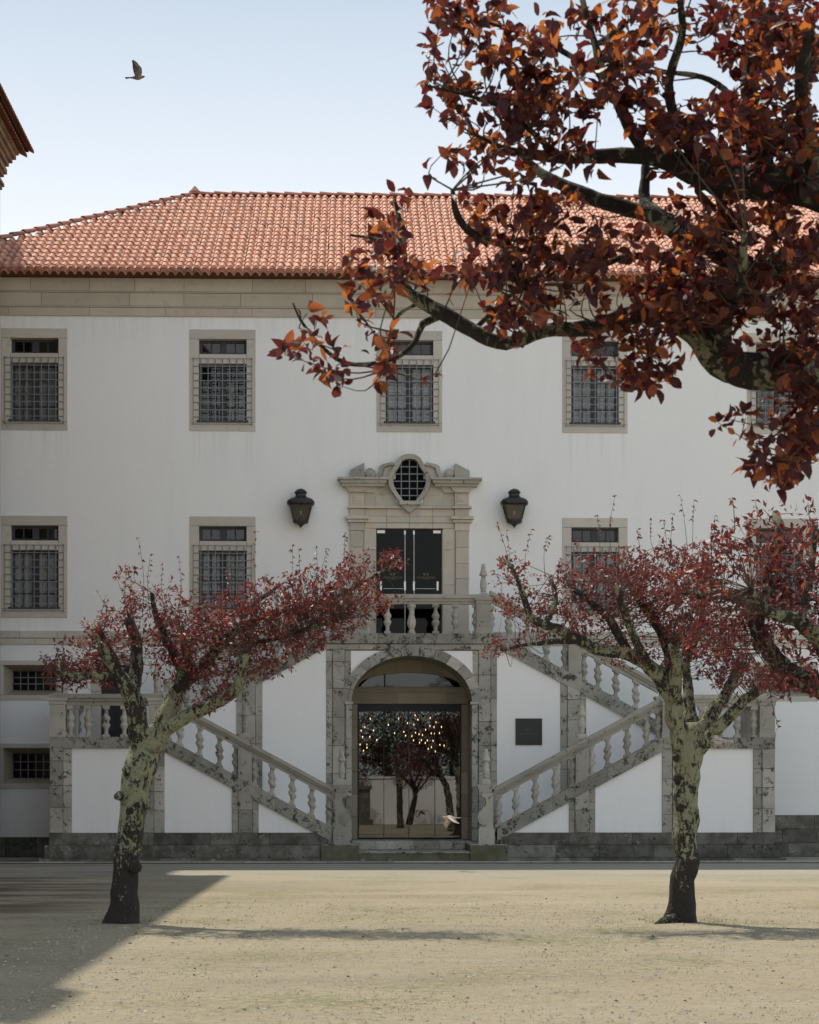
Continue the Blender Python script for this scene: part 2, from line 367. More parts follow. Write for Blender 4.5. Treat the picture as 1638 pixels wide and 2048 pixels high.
# courses of blocks
def course(parent, x0, x1, z0, z1, yf, yb, mat, lens=(1.0,2.0), gap=.006, c=.008, name='stone'):
    x = x0
    while x < x1-.02:
        L = random.uniform(*lens)
        if x+L > x1-.45*lens[0]: L = x1-x
        m = MB(); m.stone(x+gap/2, x+L-gap/2, yf+random.uniform(0,.004), yb, z0+gap/2, z1-gap/2, c); m.build(name, mat, parent); x += L
cz0, cz1, cz2, cz3 = 13.90, 14.12, 14.49, 14.86
cm = MB(); cm.box(BX0+.02, BX1-.02, .0-.035, .05, cz0+.012, cz3+.12); cor = cm.build('cornice', 'mortar', bld)
course(cor, BX0, BX1, cz0, cz1, -.055, .02, 'granite_cornice', (1.3,2.4))
course(cor, BX0, BX1, cz1+.035, cz2, -.085, .02, 'granite_cornice', (1.2,2.3))
course(cor, BX0, BX1, cz2+.03, cz3, -.13, .02, 'granite_cornice', (.9,1.9))
m = MB(); m.prismx([(-.02,cz1),(-.075,cz1+.004),(-.075,cz1+.034),(-.02,cz1+.034)], BX0, BX1); m.prismx([(-.02,cz2),(-.105,cz2+.004),(-.105,cz2+.029),(-.02,cz2+.029)], BX0, BX1); m.build('moulding', 'granite_cornice', cor)
m = MB(); m.prismx([(-.02,cz3),(-.16,cz3+.01),(-.34,cz3+.13),(-.34,cz3+.19),(-.02,cz3+.19)], BX0-.1, BX1+.1); m.build('fascia', 'roof_under', cor)
# string course and plinth of the facade
sm = MB(); sm.box(BX0+.02, -2.3, -.02, .05, 5.48, 5.80); sm.box(2.3, BX1-.02, -.02, .05, 5.48, 5.80); stc = sm.build('string_course', 'mortar', bld)
for a, b in ((BX0,-2.2),(2.2,BX1)):
    course(stc, a, b, 5.46, 5.62, -.04, .02, 'granite_frame', (1.0,1.9)); course(stc, a, b, 5.625, 5.82, -.05, .02, 'granite_frame', (.8,1.6))
pm = MB(); pm.box(BX0+.02, -8.8, -.02, .05, 0, .52); pm.box(8.8, BX1-.02, -.02, .05, 0, 1.08); pln = pm.build('plinth', 'mortar', bld)
course(pln, BX0, -8.7, .0, .52, -.05, .02, 'granite_plinth', (.8,1.4))
for k in range(3): course(pln, 8.7, BX1, .36*k, .36*k+.36, -.05-.004*k, .02, 'granite_plinth', (.6,1.3))
# ---- roof
EY, EZ, RL = -.45, 14.98, 6.95
RZ = EZ+3.92; SL = math.hypot(RL, 3.92); PIT = math.atan2(3.92, RL); HX = -13.0; RX1 = 17.4
rm = MB()
rm.add([(HX,EY,EZ),(RX1,EY,EZ),(RX1,EY+RL,RZ),(HX+RL,EY+RL,RZ),(HX,EY+2*RL,EZ),(RX1,EY+2*RL,EZ)], [(0,1,2,3),(3,2,5,4),(0,3,4),(1,5,2),(0,4,5,1)])
roof = rm.build('roof', 'roof_under', bld)
TW, TE, TL = .2125, .399, .435
prof = []
for k in range(13):
    u = k/12
    zz = .066*math.sin(math.pi*u/.68)**.6 if u < .68 else -.03*math.sin(math.pi*(u-.68)/.32)
    prof.append((u*TW*1.02, zz+.032))
def tile_mesh(L, lift, cut=.030):
    v = []; n = len(prof)
    for x, z in prof: v.append((x, 0, z+lift))
    for x, z in prof: v.append((x*.985, L, z*.96))
    for x, z in prof: v.append((x, .004, z+lift-cut))
    for x, z in prof: v.append((x, 0, z+lift))
    f = [(i, i+1, n+i+1, n+i) for i in range(n-1)]+[(2*n+i, 2*n+i+1, 3*n+i+1, 3*n+i) for i in range(n-1)]
    return v, f
tv, tf = tile_mesh(TL, .027)
up = Vector((0, math.cos(PIT), math.sin(PIT))); nrm = Vector((0, -math.sin(PIT), math.cos(PIT))); right = Vector((1,0,0))
RM = Matrix((right, up, nrm)).transposed().to_4x4()
tmesh = bpy.data.meshes.new('roof_tile'); tmesh.from_pydata(tv, [], tf); tmesh.polygons.foreach_set('use_smooth', [True]*len(tmesh.polygons)); tmesh.materials.append(M['tile'])
rest = MB(); tint = []; cand = []
ncol = int((RX1-HX)/TW)
for i in range(ncol):
    x0 = HX+.05+i*TW; wob = random.uniform(-.012,.012)
    for j in range(20):
        s0 = .02+j*TE; yb = EY+s0*math.cos(PIT)
        if x0+TW*.5 < HX+(yb-EY)+.16: continue
        o = Vector((x0+wob+random.uniform(-.006,.006), EY, EZ))+up*(s0+random.uniform(-.012,.012))+nrm*(.012+random.uniform(-.003,.004))
        cand.append((o, random.uniform(-.025,.025)))
    for e, (ds, dn) in enumerate(((-.075,-.012),(-.135,-.05),(-.17,-.085))):      # layered lips at the eave
        o = Vector((x0+wob+random.uniform(-.004,.004), EY, EZ))+up*(ds)+nrm*dn
        if e == 0 and -12.8 < x0 < 17: cand.append((o, 0.)); continue
        for v in tv: q = o+right*v[0]+up*(v[1]*.55)+nrm*v[2]; rest.v.append(tuple(q))
        n0 = len(rest.v)-len(tv); rest.f += [tuple(a+n0 for a in q) for q in tf]; tint += [random.random()*.6]*len(tf)
def seenpx(o):
    dx, dy = o.x-CX, o.y+CD; dep = dx*sY+dy*cY; return 819+F*(dx*cY-dy*sY)/dep
big = [c for c in cand if 180 < seenpx(c[0]) < 640]; big.sort(key=lambda c: c[0].z); bigset = {id(c) for c in big[:300]}
for c in cand:
    o, rz = c
    if id(c) in bigset:
        ob = link('roof_tile', tmesh, None, roof, o); ob.rotation_euler = (RM @ Matrix.Rotation(rz, 4, 'Z')).to_euler()
    else:
        ca, sa = math.cos(rz), math.sin(rz); n0 = len(rest.v)
        for v in tv:
            rest.v.append(tuple(o+right*(v[0]*ca-v[1]*sa)+up*(v[0]*sa+v[1]*ca)+nrm*v[2]))
        rest.f += [tuple(a+n0 for a in q) for q in tf]; tint += [random.random()*.6]*len(tf)
ro = rest.build('roof_tiles', 'tile', roof, True); ro['kind'] = 'stuff'
a_ = ro.data.attributes.new('tint', 'FLOAT', 'FACE'); a_.data.foreach_set('value', tint)
def cap_run(p0, p1, n, r0=.105):
    d = (p1-p0)/n; ax = d.normalized(); side = ax.cross(Vector((0,0,1))).normalized(); upv = side.cross(ax)
    for k in range(n):
        a = p0+d*k-ax*.03; L = d.length+.06; m = MB(); v = []; S = 8; lift = random.uniform(0,.015)
        for e, (t_, rr, lf) in enumerate(((0,r0*1.08,.03+lift),(1,r0*.9,lift),(0,r0*1.08-.02,.03+lift),(0,r0*1.08,.03+lift))):
            for q in range(S+1):
                an = math.pi*q/S; v.append(a+ax*(L*t_)+side*(math.cos(an)*rr*1.15)+upv*(math.sin(an)*rr+lf-.02))
        f = [(i, i+1, S+1+i+1, S+1+i) for i in range(S)]+[(2*(S+1)+i, 2*(S+1)+i+1, 3*(S+1)+i+1, 3*(S+1)+i) for i in range(S)]
        m.add(v, f); m.build('ridge_tile', 'tile_dark', roof, True)
peak = Vector((HX+RL, EY+RL, RZ+.06))
cap_run(Vector((HX-.05, EY-.05, EZ+.10)), peak, 25); cap_run(peak+Vector((.1,0,0)), Vector((RX1, EY+RL, RZ+.06)), 46)
m = MB(); m.lathe([(.20,-.02),(.17,.07),(.10,.14),(.05,.20),(.0,.25)], peak+Vector((.02,-.02,.02)), 8); m.build('ridge_finial', 'tile_dark', roof)
# ---- barred windows
paneM = None
def window(xc, zt, row, ci):
    z = lambda d: zt-d
    fr = MB(); yb = .20
    # dark timber sash with glazing bars in two openings
    def sash(x0, x1, z0, z1, rows, panes):
        fr.box(x0, x1, yb, yb+.06, z0, z0+.07); fr.box(x0, x1, yb, yb+.06, z1-.06, z1)
        fr.box(x0, x0+.075, yb+.002, yb+.058, z0, z1); fr.box(x1-.075, x1, yb+.002, yb+.058, z0, z1)
        xm = (x0+x1)/2; fr.box(xm-.085, xm+.085, yb-.012, yb+.07, z0, z1)
        for a, b in ((x0+.075, xm-.085), (xm+.085, x1-.075)):
            mid = (a+b)/2; fr.box(mid-.016, mid+.016, yb+.008, yb+.05, z0+.07, z1-.06)
            hh = (z1-z0-.13)/rows
            for k in range(1, rows): fr.box(a, b, yb+.010, yb+.046, z0+.07+hh*k-.016, z0+.07+hh*k+.016)
            for k in range(rows):
                for u, v in ((a, mid-.016), (mid+.016, b)): panes.append((u, v, z0+.07+hh*k, z0+.07+hh*(k+1)))
    panes = []
    sash(xc-.61, xc+.61, z(.635), z(.25), 1, panes); sash(xc-.61, xc+.61, z(2.39), z(.885), 4, panes)
    fr.box(xc-.66, xc+.66, yb-.25, yb+.02, z(2.39)-.002, z(2.39)+.05)
    wo = fr.build('window', 'timber', bld)
    for (a, b, c, d) in panes:
        p = MB(); t1, t2 = random.uniform(-.006,.006), random.uniform(-.006,.006)
        p.add([(a,yb+.03+t1,c),(b,yb+.03-t1,c),(b,yb+.03-t1+t2,d),(a,yb+.03+t1+t2,d)], [(0,1,2,3)]); p.build('pane', 'window_glass', wo)
    st = [(xc-.85, xc+.85, z(.25), z(0)), (xc-.85, xc-.61, z(2.39), z(.25)), (xc+.61, xc+.85, z(2.39), z(.25)), (xc-.61, xc+.61, z(.885), z(.635)), (xc-.85, xc+.85, z(2.62), z(2.39))]
    for a, b, c, d in st:
        m = MB(); m.stone(a+.003, b-.003, -.018-random.uniform(0,.004), .42, c+.003, d-.003, .007); m.build('stone', 'granite_frame', wo)
    # curtain or dark room behind the glass
    dk = (row == 0 and ci == 1)
    m = MB()
    if not dk:
        nx = 24; v = []
        for k in range(nx+1):
            x = xc-.60+1.2*k/nx; yy = yb+.12+.018*math.sin(k*1.9+ci)+.01*math.sin(k*3.1)
            v += [(x,yy,z(2.39)),(x,yy,z(.885))]
        m.add(v, [(2*k,2*k+2,2*k+3,2*k+1) for k in range(nx)]); m.build('curtain', 'curtain', wo, True)
    else:
        m.box(xc-.13, xc-.05, yb+.2, yb+.22, z(2.3), z(1.3)); m.box(xc+.17, xc+.27, yb+.2, yb+.22, z(2.25), z(1.3)); m.box(xc+.38, xc+.56, yb+.24, yb+.26, z(2.25), z(1.6)); m.build('paper_blind', 'paper', wo)
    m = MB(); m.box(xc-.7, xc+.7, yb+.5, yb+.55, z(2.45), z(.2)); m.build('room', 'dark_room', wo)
    # iron grille standing off the wall
    gm = MB(); yg = -.045; b = .0105; x0, x1, z1, z0 = xc-.75, xc+.75, z(.755), z(2.44)
    for k in range(7):
        x = xc-.555+.185*k; gm.box(x-b, x+b, yg-b, yg+b, z0+.06, z1)
    for k in range(8):
        zz = z1-.195-.187*k; gm.box(x0, x1, yg-b+.016, yg+b+.016, zz-b, zz+b)
    t_ = .006
    gm.box(x0, x1, yg-t_, yg+t_, z1-t_, z1+t_); gm.box(x0, x1, yg-t_, yg+t_, z0-t_, z0+t_); gm.box(x0-t_, x0+t_, yg-t_, yg+t_, z0, z1); gm.box(x1-t_, x1+t_, yg-t_, yg+t_, z0, z1)
    for x in (x0, x1):
        for zz in (z0, z1): gm.box(x-.018, x+.018, yg-.012, .02, zz-.018, zz+.018)
    gm.build('grille', 'iron', wo)
for a in wins: window(*a)
# ---- small splayed windows near the ground
for xc, zt, zb in small:
    a, h = .9, zt-zb; ix, it, ib = .59, zt-.26, zb+.28
    m = MB()
    for k in range(1, 6): m.box(xc-ix+2*ix*k/6-.012, xc-ix+2*ix*k/6+.012, .40, .424, ib, it)
    for k in range(1, 3): m.box(xc-ix, xc+ix, .385, .409, ib+(it-ib)*k/3-.012, ib+(it-ib)*k/3+.012)
    wo = m.build('window', 'iron', bld)
    for (p, q, r_, s_) in ((xc-a, xc+a, zt-.13, zt), (xc-a, xc-a+.14, zb+.13, zt-.13), (xc+a-.14, xc+a, zb+.13, zt-.13), (xc-a, xc+.1, zb, zb+.13), (xc+.1, xc+a, zb, zb+.13)):
        m = MB(); m.stone(p+.003, q-.003, -.02, .05, r_+.003, s_-.003, .007); m.build('stone', 'granite_frame', wo)
    A = [(xc-a+.138, zb+.128), (xc+a-.138, zb+.128), (xc+a-.138, zt-.128), (xc-a+.138, zt-.128)]; B = [(xc-ix, ib), (xc+ix, ib), (xc+ix, it), (xc-ix, it)]
    m = MB()
    for k in range(4):
        j = (k+1) % 4; m.add([(A[k][0],.012,A[k][1]),(A[j][0],.012,A[j][1]),(B[j][0],.46,B[j][1]),(B[k][0],.46,B[k][1])], [(0,1,2,3)])
    m.build('reveal', 'granite_inner', wo)
    m = MB(); m.add([(p[0],.455,p[1]) for p in B], [(0,1,2,3)]); m.build('pane', 'window_glass', wo)
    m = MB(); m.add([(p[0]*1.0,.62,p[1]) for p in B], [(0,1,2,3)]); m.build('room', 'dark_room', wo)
# ---- dark door on the left landing
m = MB(); m.box(-7.93, -7.17, .10, .16, 3.0, 4.93)
for a, b, c, d in ((-7.87,-7.59,3.2,3.85),(-7.51,-7.23,3.2,3.85),(-7.87,-7.59,4.0,4.8),(-7.51,-7.23,4.0,4.8)): m.box(a, b, .085, .11, c, d)
ld = m.build('door', 'dark_door', bld)
for a, b, c, d in ((-8.18,-7.93,3.0,4.93),(-7.17,-6.92,3.0,4.93),(-8.18,-6.92,4.93,5.2)):
    m = MB(); m.stone(a, b, -.03, .2, c, d); m.build('stone', 'granite_frame', ld)
# ---- upper portal
PX = lambda px: (px-818.)/77.54
PZ = lambda py: 1.6+(1590-py)/77.54
core = MB(); core.box(PX(699), PX(752)-.012, -.015, .22, 5.55, PZ(1060)); core.box(PX(882)+.012, PX(937), -.015, .22, 5.55, PZ(1060))
portal = core.build('portal', 'granite_warm', bld)
m = MB(); m.box(PX(699.5), PX(783), -.022, .02, PZ(1046), PZ(961)); m.box(PX(853), PX(936.5), -.022, .02, PZ(1046), PZ(961)); m.box(PX(783), PX(853), -.022, .02, PZ(1046), PZ(1005)); m.build('backing', 'granite_warm', portal)
def pst(poly, yf, mat='granite_warm', name='stone', yb=.03):
    m = MB(); m.prism([(PX(a), PZ(b)) for a, b in poly], yf, yb); return m.build(name, mat, portal)
def prect(a, b, t_, u, yf, mat='granite_warm', yb=.03, name='stone'):
    m = MB(); m.stone(PX(a)+.003, PX(b)-.003, yf, yb, PZ(u)+.003, PZ(t_)-.003, .007); return m.build(name, mat, portal)
for s in (0, 1):
    f_ = (lambda a: a) if s == 0 else (lambda a: 1636-a)
    def rr(a, b, t_, u, yf, **k): a, b = sorted((f_(a), f_(b))); return prect(a, b, t_, u, yf, **k)
    for t_, u in ((1062,1095),(1095,1128),(1128,1158),(1158,1200),(1200,1279)): rr(699, 726, t_, u, -.09); 
    for t_, u in ((1057,1100),(1100,1170),(1170,1279)): rr(727, 751.5, t_, u, -.045, yb=.30)
    rr(696, 729, 1262, 1281, -.12)
    rr(698, 728, 1046, 1062, -.10); rr(694, 732, 1040, 1046, -.15); rr(690, 736, 1033, 1040, -.20)
    rr(699, 728, 1018, 1033, -.09); rr(694, 733, 1013, 1018, -.16)
    rr(699, 728, 985, 1013, -.09); rr(704, 723, 990, 1009, -.105); rr(709, 718, 995, 1004, -.125)
    rr(728, 750, 985, 1013, -.03); rr(750, 790, 990, 1013, -.035)
    pst([(f_(a), b) for a, b in ((690,975),(737,975),(728,986),(699,986))], -.17)
    pst([(f_(a), b) for a, b in ((728,975),(757,975),(748,986),(728,986))], -.10)
    pst([(f_(a), b) for a, b in ((757,975),(790,975),(790,990),(757,990))], -.03)
    m = MB(); # cornice piece: stepped mouldings
    a, b = sorted((f_(683), f_(768))); m.prism([(PX(a),PZ(975)),(PX(b),PZ(975)),(PX(b),PZ(969)),(PX(a),PZ(969))], -.24, .03)
    a, b = sorted((f_(680), f_(771))); m.prism([(PX(a),PZ(969)),(PX(b),PZ(969)),(PX(b+2),PZ(962.5)),(PX(a-2),PZ(962.5))], -.31, .03)
    a, b = sorted((f_(674), f_(776))); m.prism([(PX(a),PZ(962.5)),(PX(b),PZ(962.5)),(PX(b),PZ(958.5)),(PX(a),PZ(958.5))], -.38, .03)
    m.build('cornice', 'granite_carved', portal)
    pst([(f_(a), b) for a, b in ((698.5,958),(698.5,943),(727.5,928),(728.5,958))], -.22, 'granite_carved', 'wedge_block')
    # scroll: volute disc and rising S-band
    vc = (f_(739.3), 948.3); m = MB()
    for rad, yy in ((10.3,-.17),(7.6,-.20),(4.6,-.225),(2.2,-.245)):
        m.prism([(PX(vc[0]+rad*math.cos(2*math.pi*k/24)), PZ(vc[1]+rad*math.sin(2*math.pi*k/24))) for k in range(24)], yy, .03)
    vo = m.build('scroll', 'granite_carved', portal)
    pst([(f_(a), b) for a, b in ((736,958.5),(752,955),(756,945),(758,934),(764,930),(781,926),(785,926),(788,930),(784,933),(780,931),(766,937),(764,947),(760,955),(754,958.5))], -.15, 'granite_carved', 'scroll')
    pst([(f_(a), b) for a, b in ((757,958.5),(764,955),(767,937),(781,931),(790,934),(790,958.5))], -.05)
for a, b in ((728,772),(772,818),(818,864),(864,908)):
    prect(a, b, 1033, 1046, -.07); prect(a, b, 1046, 1057, -.045, yb=.30); prect(a, b, 1018, 1033, -.05); prect(a, b, 1013, 1018, -.12)
half = [(0,150),(40,152),(72,170),(95,205),(122,255),(150,292),(164,340),(166,385),(152,445),(112,512),(80,555),(62,578)]
outer = [(0,101),(52,108),(100,134),(132,175),(147,212),(180,262),(208,318),(218,372),(204,438),(160,512),(118,570),(98,590)]
def sym(h): R_ = [(817.8+x/5.12, 890+y/5.12) for x, y in h]; return R_+[(817.8-x/5.12, 890+y/5.12) for x, y in h[::-1]]
outer = [tuple(a) for a in catmull([p+(0,) for p in outer], n=3)[:,:2]]; O_, I_ = sym(outer), sym([tuple(a) for a in catmull([p+(0,) for p in half], n=3)[:,:2]]); O_ = [p for i, p in enumerate(O_) if i != len(O_)-1]; I_ = [p for i, p in enumerate(I_) if i != len(I_)-1]
n = len(O_); v = []
for L_, y in ((O_,-.20),(I_,-.17),(I_,.16),(O_,.03)): v += [(PX(p[0]), y, PZ(p[1])) for p in L_]
f = []
for a, b in ((0,1),(1,2),(3,0)):
    for i in range(n):
        j = (i+1) % n; f.append((a*n+i, a*n+j, b*n+j, b*n+i))
m = MB(); m.add(v, f); med = m.build('oculus_frame', 'granite_carved', portal)
m = MB(); zlo, zhi = PZ(1003), PZ(920)
def halfw(py):
    yy = (py-890)*5.12
    for (x0, y0), (x1, y1) in zip(half, half[1:]):
        if y0 <= yy <= y1: return (x0+(x1-x0)*(yy-y0)/(y1-y0+1e-6))/77.54/5.12
    return 62/77.54/5.12
for px in (801.5, 817.8, 833.5):
    lo = 1003; hi = 920
    while halfw(hi) < abs(PX(px))-.01 and hi < 960: hi += 1
    while halfw(lo) < abs(PX(px))-.01 and lo > 970: lo -= 1
    m.box(PX(px)-.012, PX(px)+.012, -.06, -.036, PZ(lo), PZ(hi))
for py in (934, 948.5, 963, 977.5, 991.5): hw = halfw(py); m.box(PX(817.8)-hw, PX(817.8)+hw, -.07, -.046, PZ(py)-.012, PZ(py)+.012)
m.build('oculus_bars', 'iron', portal)
m = MB(); m.prism([(PX(p[0]), PZ(p[1])) for p in I_], .10, .12); m.build('oculus_pane', 'dark_room', portal)
prect(797, 839, 1004, 1012, -.26, 'granite_carved'); pst([(800,1012),(836,1012),(830,1018),(818,1028),(806,1018)], -.2, 'granite_carved', 'console')
# glass door of the portal
m = MB(); m.box(PX(752), PX(752)+.015, .12, .16, 5.61, PZ(1057)); m.box(PX(882)-.015, PX(882), .12, .16, 5.61, PZ(1057)); m.box(PX(752), PX(882), .12, .16, PZ(1057)-.015, PZ(1057)+.03)
pd = m.build('glass_door', 'dark_door', bld)
for a, b in ((753,810),(810.5,826),(826.5,881)):
    m = MB(); m.box(PX(a), PX(b), .135, .147, 5.63, PZ(1058)); m.build('pane', 'portal_glass', pd)
for px in (809, 827):
    m = MB(); m.tube([(PX(px),.09,5.7),(PX(px),.09,PZ(1060))], [.011]*2, 8); m.box(PX(px)-.022, PX(px)+.022, .075, .14, PZ(1068), PZ(1060)); m.box(PX(px)-.024, PX(px)+.024, .07, .14, PZ(1180), PZ(1162)); m.build('handle', 'steel', pd)
for a, b, px in ((765,805,761),(831,870,874.5)):
    m = MB(); m.tube([(PX(a),.085,PZ(1176.7)),(PX(b),.085,PZ(1176.7))], [.011]*2, 8); m.box(PX(px)-.024, PX(px)+.024, .07, .135, PZ(1180), PZ(1162)); m.build('push_bar', 'steel', pd)
for a, b in ((753.5,769),(866,881)):
    for t_, u in ((1059,1065),(1268,1275)):
        m = MB(); m.box(PX(a), PX(b), .118, .134, PZ(u), PZ(t_)); m.build('hinge_plate', 'steel', pd)
def text(parent, s, x, y, z, size, mat, name='lettering'):
    cu = bpy.data.curves.new('lettering', 'FONT'); cu.body = s; cu.size = size; cu.align_x = 'CENTER'; cu.extrude = .001
    to = bpy.data.objects.new('tmp', cu); col.objects.link(to); bpy.context.view_layer.update()
    me = bpy.data.meshes.new_from_object(to.evaluated_get(bpy.context.evaluated_depsgraph_get())); bpy.data.objects.remove(to)
    o = link(name, me, mat, parent, (x, y, z)); o.rotation_euler = (R(90),0,0); return o
def crest(parent, x, y, z, s, mat):
    m = MB()
    for sg in (-1, 1):
        m.prism([(x+sg*.1*s,z),(x+sg*.95*s,z+.75*s),(x+sg*.75*s,z+.25*s),(x+sg*.5*s,z-.05*s)], y, y+.003); m.prism([(x+sg*.05*s,z+.55*s),(x+sg*.4*s,z+.8*s),(x+sg*.35*s,z+.5*s)], y, y+.003)
    m.build('crest', mat, parent)
for px in (784.5, 851.5):
    crest(pd, PX(px), .129, PZ(1149), .085, 'gold_letter'); text(pd, 'MS COLLECTION', PX(px), .131, PZ(1155.3), .062, 'gold_letter'); text(pd, 'AVEIRO' if False else 'COLLECTION', PX(px), .131, PZ(1157.6), .028, 'gold_letter')
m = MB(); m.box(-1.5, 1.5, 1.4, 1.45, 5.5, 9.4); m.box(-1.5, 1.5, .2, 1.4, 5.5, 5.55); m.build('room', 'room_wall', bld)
# ------------------------------------------------------------------ entrance below the arch
ZF = .46
m = MB(); m.box(-1.34, -1.30, .10, .16, ZF, 3.94); m.box(1.30, 1.34, .10, .16, ZF, 3.94); m.box(-1.34, 1.34, .06, .22, 3.76, 3.94); m.box(-.06-.10, .22, .035, .06, 3.86, 3.90)
ed = m.build('entrance_door', 'dark_door', bld)
for k, (a, b) in enumerate(((-1.30,-.665),(-.655,-.015),(-.005,.655),(.665,1.30))):
    y = .12+(.03 if k in (1,2) else 0); m = MB(); m.box(a, b, y, y+.012, ZF+.01, 3.76); m.build('pane', 'entrance_glass', ed)
for x in (-.66, -.01, .66):
    m = MB(); m.box(x-.008, x+.008, .11, .17, ZF, 3.76); m.build('stile', 'dark_door', ed)
crest(ed, -.37, .117, 1.98, .09, 'gold_letter'); text(ed, 'MS COLLECTION', -.37, .118, 1.9, .06, 'gold_letter')
arc = [(1.32*math.cos(a_), 4.40+.36*math.sin(a_)) for a_ in [math.pi*k/16 for k in range(17)]]
m = MB(); m.prism(arc, .10, .112); fl = m.build('fanlight', 'fanlight_glass', bld)
m = MB(); m.box(-.66, -.62, .085, .125, 4.4, 4.7); m.build('glazing_bar', 'dark_door', fl)
# stone wall round the door
inn = MB(); inn.box(-1.62, 1.62, .012, .30, 3.95, 4.39); pw = inn.build('door_surround', 'granite_inner', bld)
for s in (-1, 1):
    for k in range(6):
        a, b = sorted((s*1.34, s*1.60)); m = MB(); m.stone(a+.003, b-.003, .0, .30, ZF+.58*k+.003, ZF+.58*k+.577, .008); m.build('stone', 'granite_inner', pw)
course(pw, -1.6, 1.6, 3.95, 4.24, -.004, .2, 'granite_inner', (1.0,1.9)); course(pw, -1.6, 1.6, 4.245, 4.39, .0, .2, 'granite_inner', (1.6,1.9))
N = 7
for k in range(N):
    a0, a1 = math.pi*k/N, math.pi*(k+1)/N; q = []
    for e in range(5): a_ = a0+(a1-a0)*e/4; q.append((1.32*math.cos(a_), 4.40+.36*math.sin(a_)))
    for e in range(4,-1,-1): a_ = a0+(a1-a0)*e/4; q.append((1.62*math.cos(a_), 4.40+.95*math.sin(a_)))
    m = MB(); m.prism(q, .0+.003*(k%2), .25); m.build('voussoir', 'granite_inner', pw)
# hall behind the glass
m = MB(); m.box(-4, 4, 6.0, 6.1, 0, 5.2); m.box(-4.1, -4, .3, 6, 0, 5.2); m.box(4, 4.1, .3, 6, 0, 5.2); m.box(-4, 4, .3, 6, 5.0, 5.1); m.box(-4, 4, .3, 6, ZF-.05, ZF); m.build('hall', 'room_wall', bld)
BUL = [(820,278),(985,306),(850,325),(738,362),(806,378),(1048,352),(640,312),(528,380),(332,314),(272,404),(230,443),(366,443),(1108,404),(982,393),(1026,406),(934,434),(698,457),(597,472),(825,466),(863,484),(900,493),(717,500),(785,503),(997,474),(1032,476),(1086,470),(402,545),(325,512),(247,512),(205,512),(803,550),(890,548),(954,552),(1016,556),(868,575),(931,578),(294,595),(294,630),(258,662),(219,596),(1091,600),(1137,607),(998,625),(963,643),(1041,672)]
bm = MB(); bm.lathe([(.003,-.026),(.009,-.015),(.011,0),(.008,.018),(.004,.028)], (0,0,0), 8); bme = bm.mesh('hanging_bulb', smooth=True); bme.materials.append(M['bulb'])
for a, b in BUL:
    p = U(680+a/5.46, 1380+b/5.46, random.uniform(1.2, 3.6)); o = bpy.data.objects.new('hanging_bulb', bme); col.objects.link(o); o.location = p; ORG[o.name] = p
    tag(o, 'tiny glowing bulb hanging inside behind the entrance glass', 'bulb', 'bulbs hanging in the entrance hall')
    m = MB(); m.box(p.x-.002, p.x+.002, p.y-.002, p.y+.002, p.z+.04, 5.0); m.build('cord', 'dark_door', o)
# ------------------------------------------------------------------ double staircase
stc_ = thing('double_staircase', 'granite and white double flight staircase with balustrades and central arch', 'staircase', (0,-4,0))
ST = stc_
YA, YB = -4.0, -2.0                # front plane (lower flights), middle plane (upper flights and arch)
SLP = .54
hiA = lambda h: .83+SLP*(h-1.96)
loA = lambda h: hiA(h)-.34
loB = lambda h: 6.40-SLP*h
hiB = lambda h: loB(h)+.36
ZL, ZT = 2.98, 5.61                # floors of outer and top landings
def mx(sx, pts): return [(sx*a, b) for a, b in pts]
def prism(name, pts, y0, y1, mat, parent=None):
    m = MB(); m.prism(pts, y0, y1); return m.build(name, mat, parent or ST)
def pier(sx, h0, h1, z0, z1, yf, yb, mat, cols=None, hgt=(.42,.55), ztop=None, split=None, prd=None):
    """core with courses of separate stones; ztop(h) cuts the top along a stringer"""
    zt = (lambda h: z1) if ztop is None else ztop
    c = prism('pier', mx(sx, [(h0+.015,z0),(h1-.015,z0),(h1-.015,zt(h1-.015)-.01),(h0+.015,zt(h0+.015)-.01)]), yf+.03, yb, 'mortar')
    cols = cols or [(h0,h1)]
    z = z0; zz = [z0]; top = max(zt(h0), zt(h1))
    while z < top-.02:
        z += random.uniform(*hgt)
        if z > top-.25: z = top
        zz.append(z)
    for ci, (a, b) in enumerate(cols):
        for k in range(len(zz)-1):
            y = yf-(prd[ci] if prd else 0)+random.uniform(0,.004)
            ta, tb = min(zz[k+1], zt(a)), min(zz[k+1], zt(b))
            if ta <= zz[k]+.03 and tb <= zz[k]+.03: continue
            if abs(ta-tb) < .001:
                p, q = sorted((sx*a, sx*b)); m = MB(); m.stone(p+.004, q-.004, y, yf+.12, zz[k]+.004, ta-.004, .008); m.build('stone', mat, c)
            else:
                m = MB(); m.prism(mx(sx, [(a+.004,zz[k]+.004),(b-.004,zz[k]+.004),(b-.004,max(tb,zz[k]+.01)),(a+.004,max(ta,zz[k]+.01))]), y, yf+.12); m.build('stone', mat, c)
    return c
